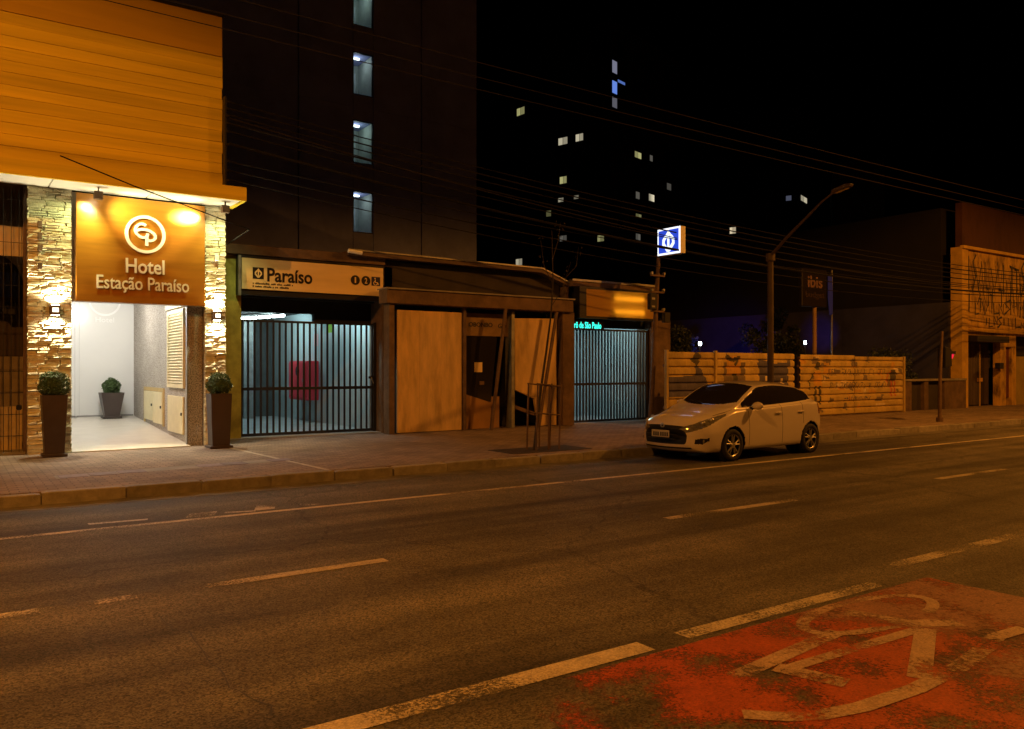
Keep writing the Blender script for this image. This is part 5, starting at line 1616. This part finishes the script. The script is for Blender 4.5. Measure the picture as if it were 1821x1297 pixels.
# caps at both ends of the shell
for X, i in ((0, 0), (1, nS - 1)):
    ring = [verts[i * ringlen + j] for j in range(ringlen)]
    obj('end_cap', MB().poly(ring), CARM['grille'] if i == 0 else CARM['body'], body)
obj('underbody', MB().box(.45, 3.5, -.44, .44, .17, .45).box(1.22, 2.88, -.74, .74, .20, .40), M['black'], car)
obj('cabin_floor', MB().box(1.15, 3.5, -.70, .70, .42, .80), M['black'], car)
for xs_ in (1.75, 2.7):
    for s_ in (-1, 1):
        obj('seat', MB().prism([(xs_, .8), (xs_ + .14, .8), (xs_ + .28, 1.20), (xs_ + .20, 1.22)], 'y', s_ * .36 - .24, s_ * .36 + .24), M['shade'], car, bevel=0.02)
M['tyre'] = mat('tyre_rubber', (0.015, 0.015, 0.015), rough=0.8, var=0.2)
M['alloy'] = mat('grey_alloy', (0.42, 0.41, 0.40), rough=0.35, metal=0.7, var=0.1)
for cx_ in (.80, 3.30):
    for s_ in (-1, 1):
        obj('arch_liner', MB().lathe([(.346, s_ * .44), (.346, s_ * .80)], (cx_, 0, .31), 'y', 40).lathe([(.346, s_ * .44), (.001, s_ * .44)], (cx_, 0, .31), 'y', 40), M['black'], body)
        c_ = (cx_, s_ * .735, .302)
        wm = obj('wheel', MB().lathe([(.001, -s_ * .02), (.19, -s_ * .02), (.195, s_ * .085), (.185, s_ * .085)], c_, 'y', 36), M['black'], car, smooth=False)
        obj('tyre', MB().lathe([(.195, -s_ * .09), (.285, -s_ * .095), (.300, -s_ * .07), (.302, 0), (.300, s_ * .07), (.285, s_ * .095), (.205, s_ * .092), (.195, s_ * .075)], c_, 'y', 44), M['tyre'], wm, smooth=True)
        rm = MB().lathe([(.185, s_ * .078), (.203, s_ * .092), (.205, s_ * .080)], c_, 'y', 40)
        for k in range(5):
            for dd in (-9, 9):
                a_ = R(72 * k + 18 + s_ * 4)
                a2 = R(72 * k + 18 + s_ * 4 + dd * 1.35)
                rm.tube([(c_[0] + .04 * math.cos(a_), c_[1] + s_ * .078, c_[2] + .04 * math.sin(a_)), (c_[0] + .195 * math.cos(a2), c_[1] + s_ * .075, c_[2] + .195 * math.sin(a2))], [.022, .013], 6)
        rm.lathe([(.001, s_ * .10), (.05, s_ * .095), (.055, s_ * .07)], c_, 'y', 20)
        obj('rim', rm, M['alloy'], wm)
for s_ in (-1, 1):
    mr_ = MB()
    for i in range(9):
        ph = math.pi * i / 8
        for j in range(16):
            th = 2 * math.pi * j / 16
            x_, z_ = math.cos(ph), math.sin(ph)
            mr_.v.append((1.40 + .075 * math.sin(ph) * math.cos(th) + .01, s_ * (.915 - .115 * x_), 1.015 + .075 * math.sin(ph) * math.sin(th)))
    for i in range(8):
        for j in range(16):
            a = i * 16 + j
            b = i * 16 + (j + 1) % 16
            mr_.f.append((a, b, b + 16, a + 16))
    mo = obj('mirror', mr_, CARM['body'], car, smooth=True)
    obj('mirror_stalk', MB().tube([(1.40, s_ * .74, .96), (1.42, s_ * .86, .97)], [.03, .025], 8), M['black'], mo)
    for hx in (2.10, 2.85):
        obj('door_handle', MB().tube([(hx, s_ * .832, .855), (hx + .03, s_ * .852, .857), (hx + .15, s_ * .852, .862), (hx + .18, s_ * .832, .865)], .013, 8), CARM['body'], car)
    obj('fog_lamp', MB().lathe([(0.001, -.012), (.045, -.008), (.05, 0)], (.19, s_ * .69, .40), 'x', 18), CARM['headlight'], car)
    obj('wiper', MB().tube([(.99, s_ * .05 + .1, 1.05), (1.08, s_ * .05 + .35, 1.09)], .009, 6), M['black'], car)
    # headlamp reflector bowl behind the lens edge
    obj('lamp_chrome', MB().tube([(.20, s_ * .60, .735), (.34, s_ * .70, .775), (.50, s_ * .752, .81)], [.016, .013, .006], 8), M['alloy'], car)
for s_ in (-1, 1):
    for X_, tt, rd_ in ((.10, 4.35, .05), (.24, 4.35, .042)):
        sec = car_section(X_, 112)
        y_, z_ = min(sec, key=lambda q: abs(q[2] - tt))[:2]
        xx = X_ + .11 * (y_ / .62) ** 2 * (1 - X_ / .8)
        obj('headlamp_bowl', MB().lathe([(.001, -.022), (rd_ * .6, -.018), (rd_, .0), (rd_ * 1.05, .02)], (xx, s_ * y_, z_), 'x', 18), M['alloy'], car, smooth=True)
pl = obj('licence_plate', MB().box(-.058, -.044, -.21, .21, .455, .585), mat('grey_plate', (0.42, 0.41, 0.38), var=0.08), car, bevel=0.004)
for k in range(7):
    y0 = .165 - k * .05 - (.02 if k > 2 else 0)
    piece('plate_character', 'box', M['sign_ink'], pl, -.061, -.0585, y0 - .034, y0, .475, .55)
obj('bonnet_badge', MB().lathe([(.02, -.006), (.045, -.004), (.05, 0.003)], (-.012, 0, .665), 'x', 18), M['alloy'], car)
obj('grille_bar', MB().box(-.035, -.022, -.33, .33, .425, .435).box(-.035, -.022, -.37, .37, .505, .515), M['dark'], car)
obj('bonnet_gap', MB().tube([(CX_, s2_ * wv, zv + .003) for CX_, s2_, wv, zv in [(x_, 1, CF['wg'](x_) - .01, CF['zg'](x_) + .002) for x_ in (.42, .55, .7, .85, .95)]], .004, 4)
    .tube([(x_, -(CF['wg'](x_) - .01), CF['zg'](x_) + .005) for x_ in (.42, .55, .7, .85, .95)], .004, 4), M['black'], car)
PHI = R(3.0)
near = Vector((12.20, 10.27))
d_ = Vector((math.cos(PHI), math.sin(PHI)))
n_ = Vector((-math.sin(PHI), math.cos(PHI)))
nose = near + n_ * .86 - d_ * .82
car.location = (nose.x, nose.y, 0.0)
car.rotation_euler = (0, 0, PHI)
car.scale = (1.03, 1.03, 1.02)

# the nose reaches a little farther forward than the stations above
done = set()
for o in COL.objects:
    p = o
    while p.parent:
        p = p.parent
    if p is car and o.type == 'MESH' and o.data.name not in done and o.name.split('.')[0] not in ('wheel', 'tyre', 'rim', 'arch_liner', 'plate_character'):
        done.add(o.data.name)
        for v in o.data.vertices:
            if v.co.x < .42:
                v.co.x = .42 - (.42 - v.co.x) * 1.42
    elif p is car and o.name.startswith('plate_character'):
        o.location.x = .42 - (.42 - o.location.x) * 1.42
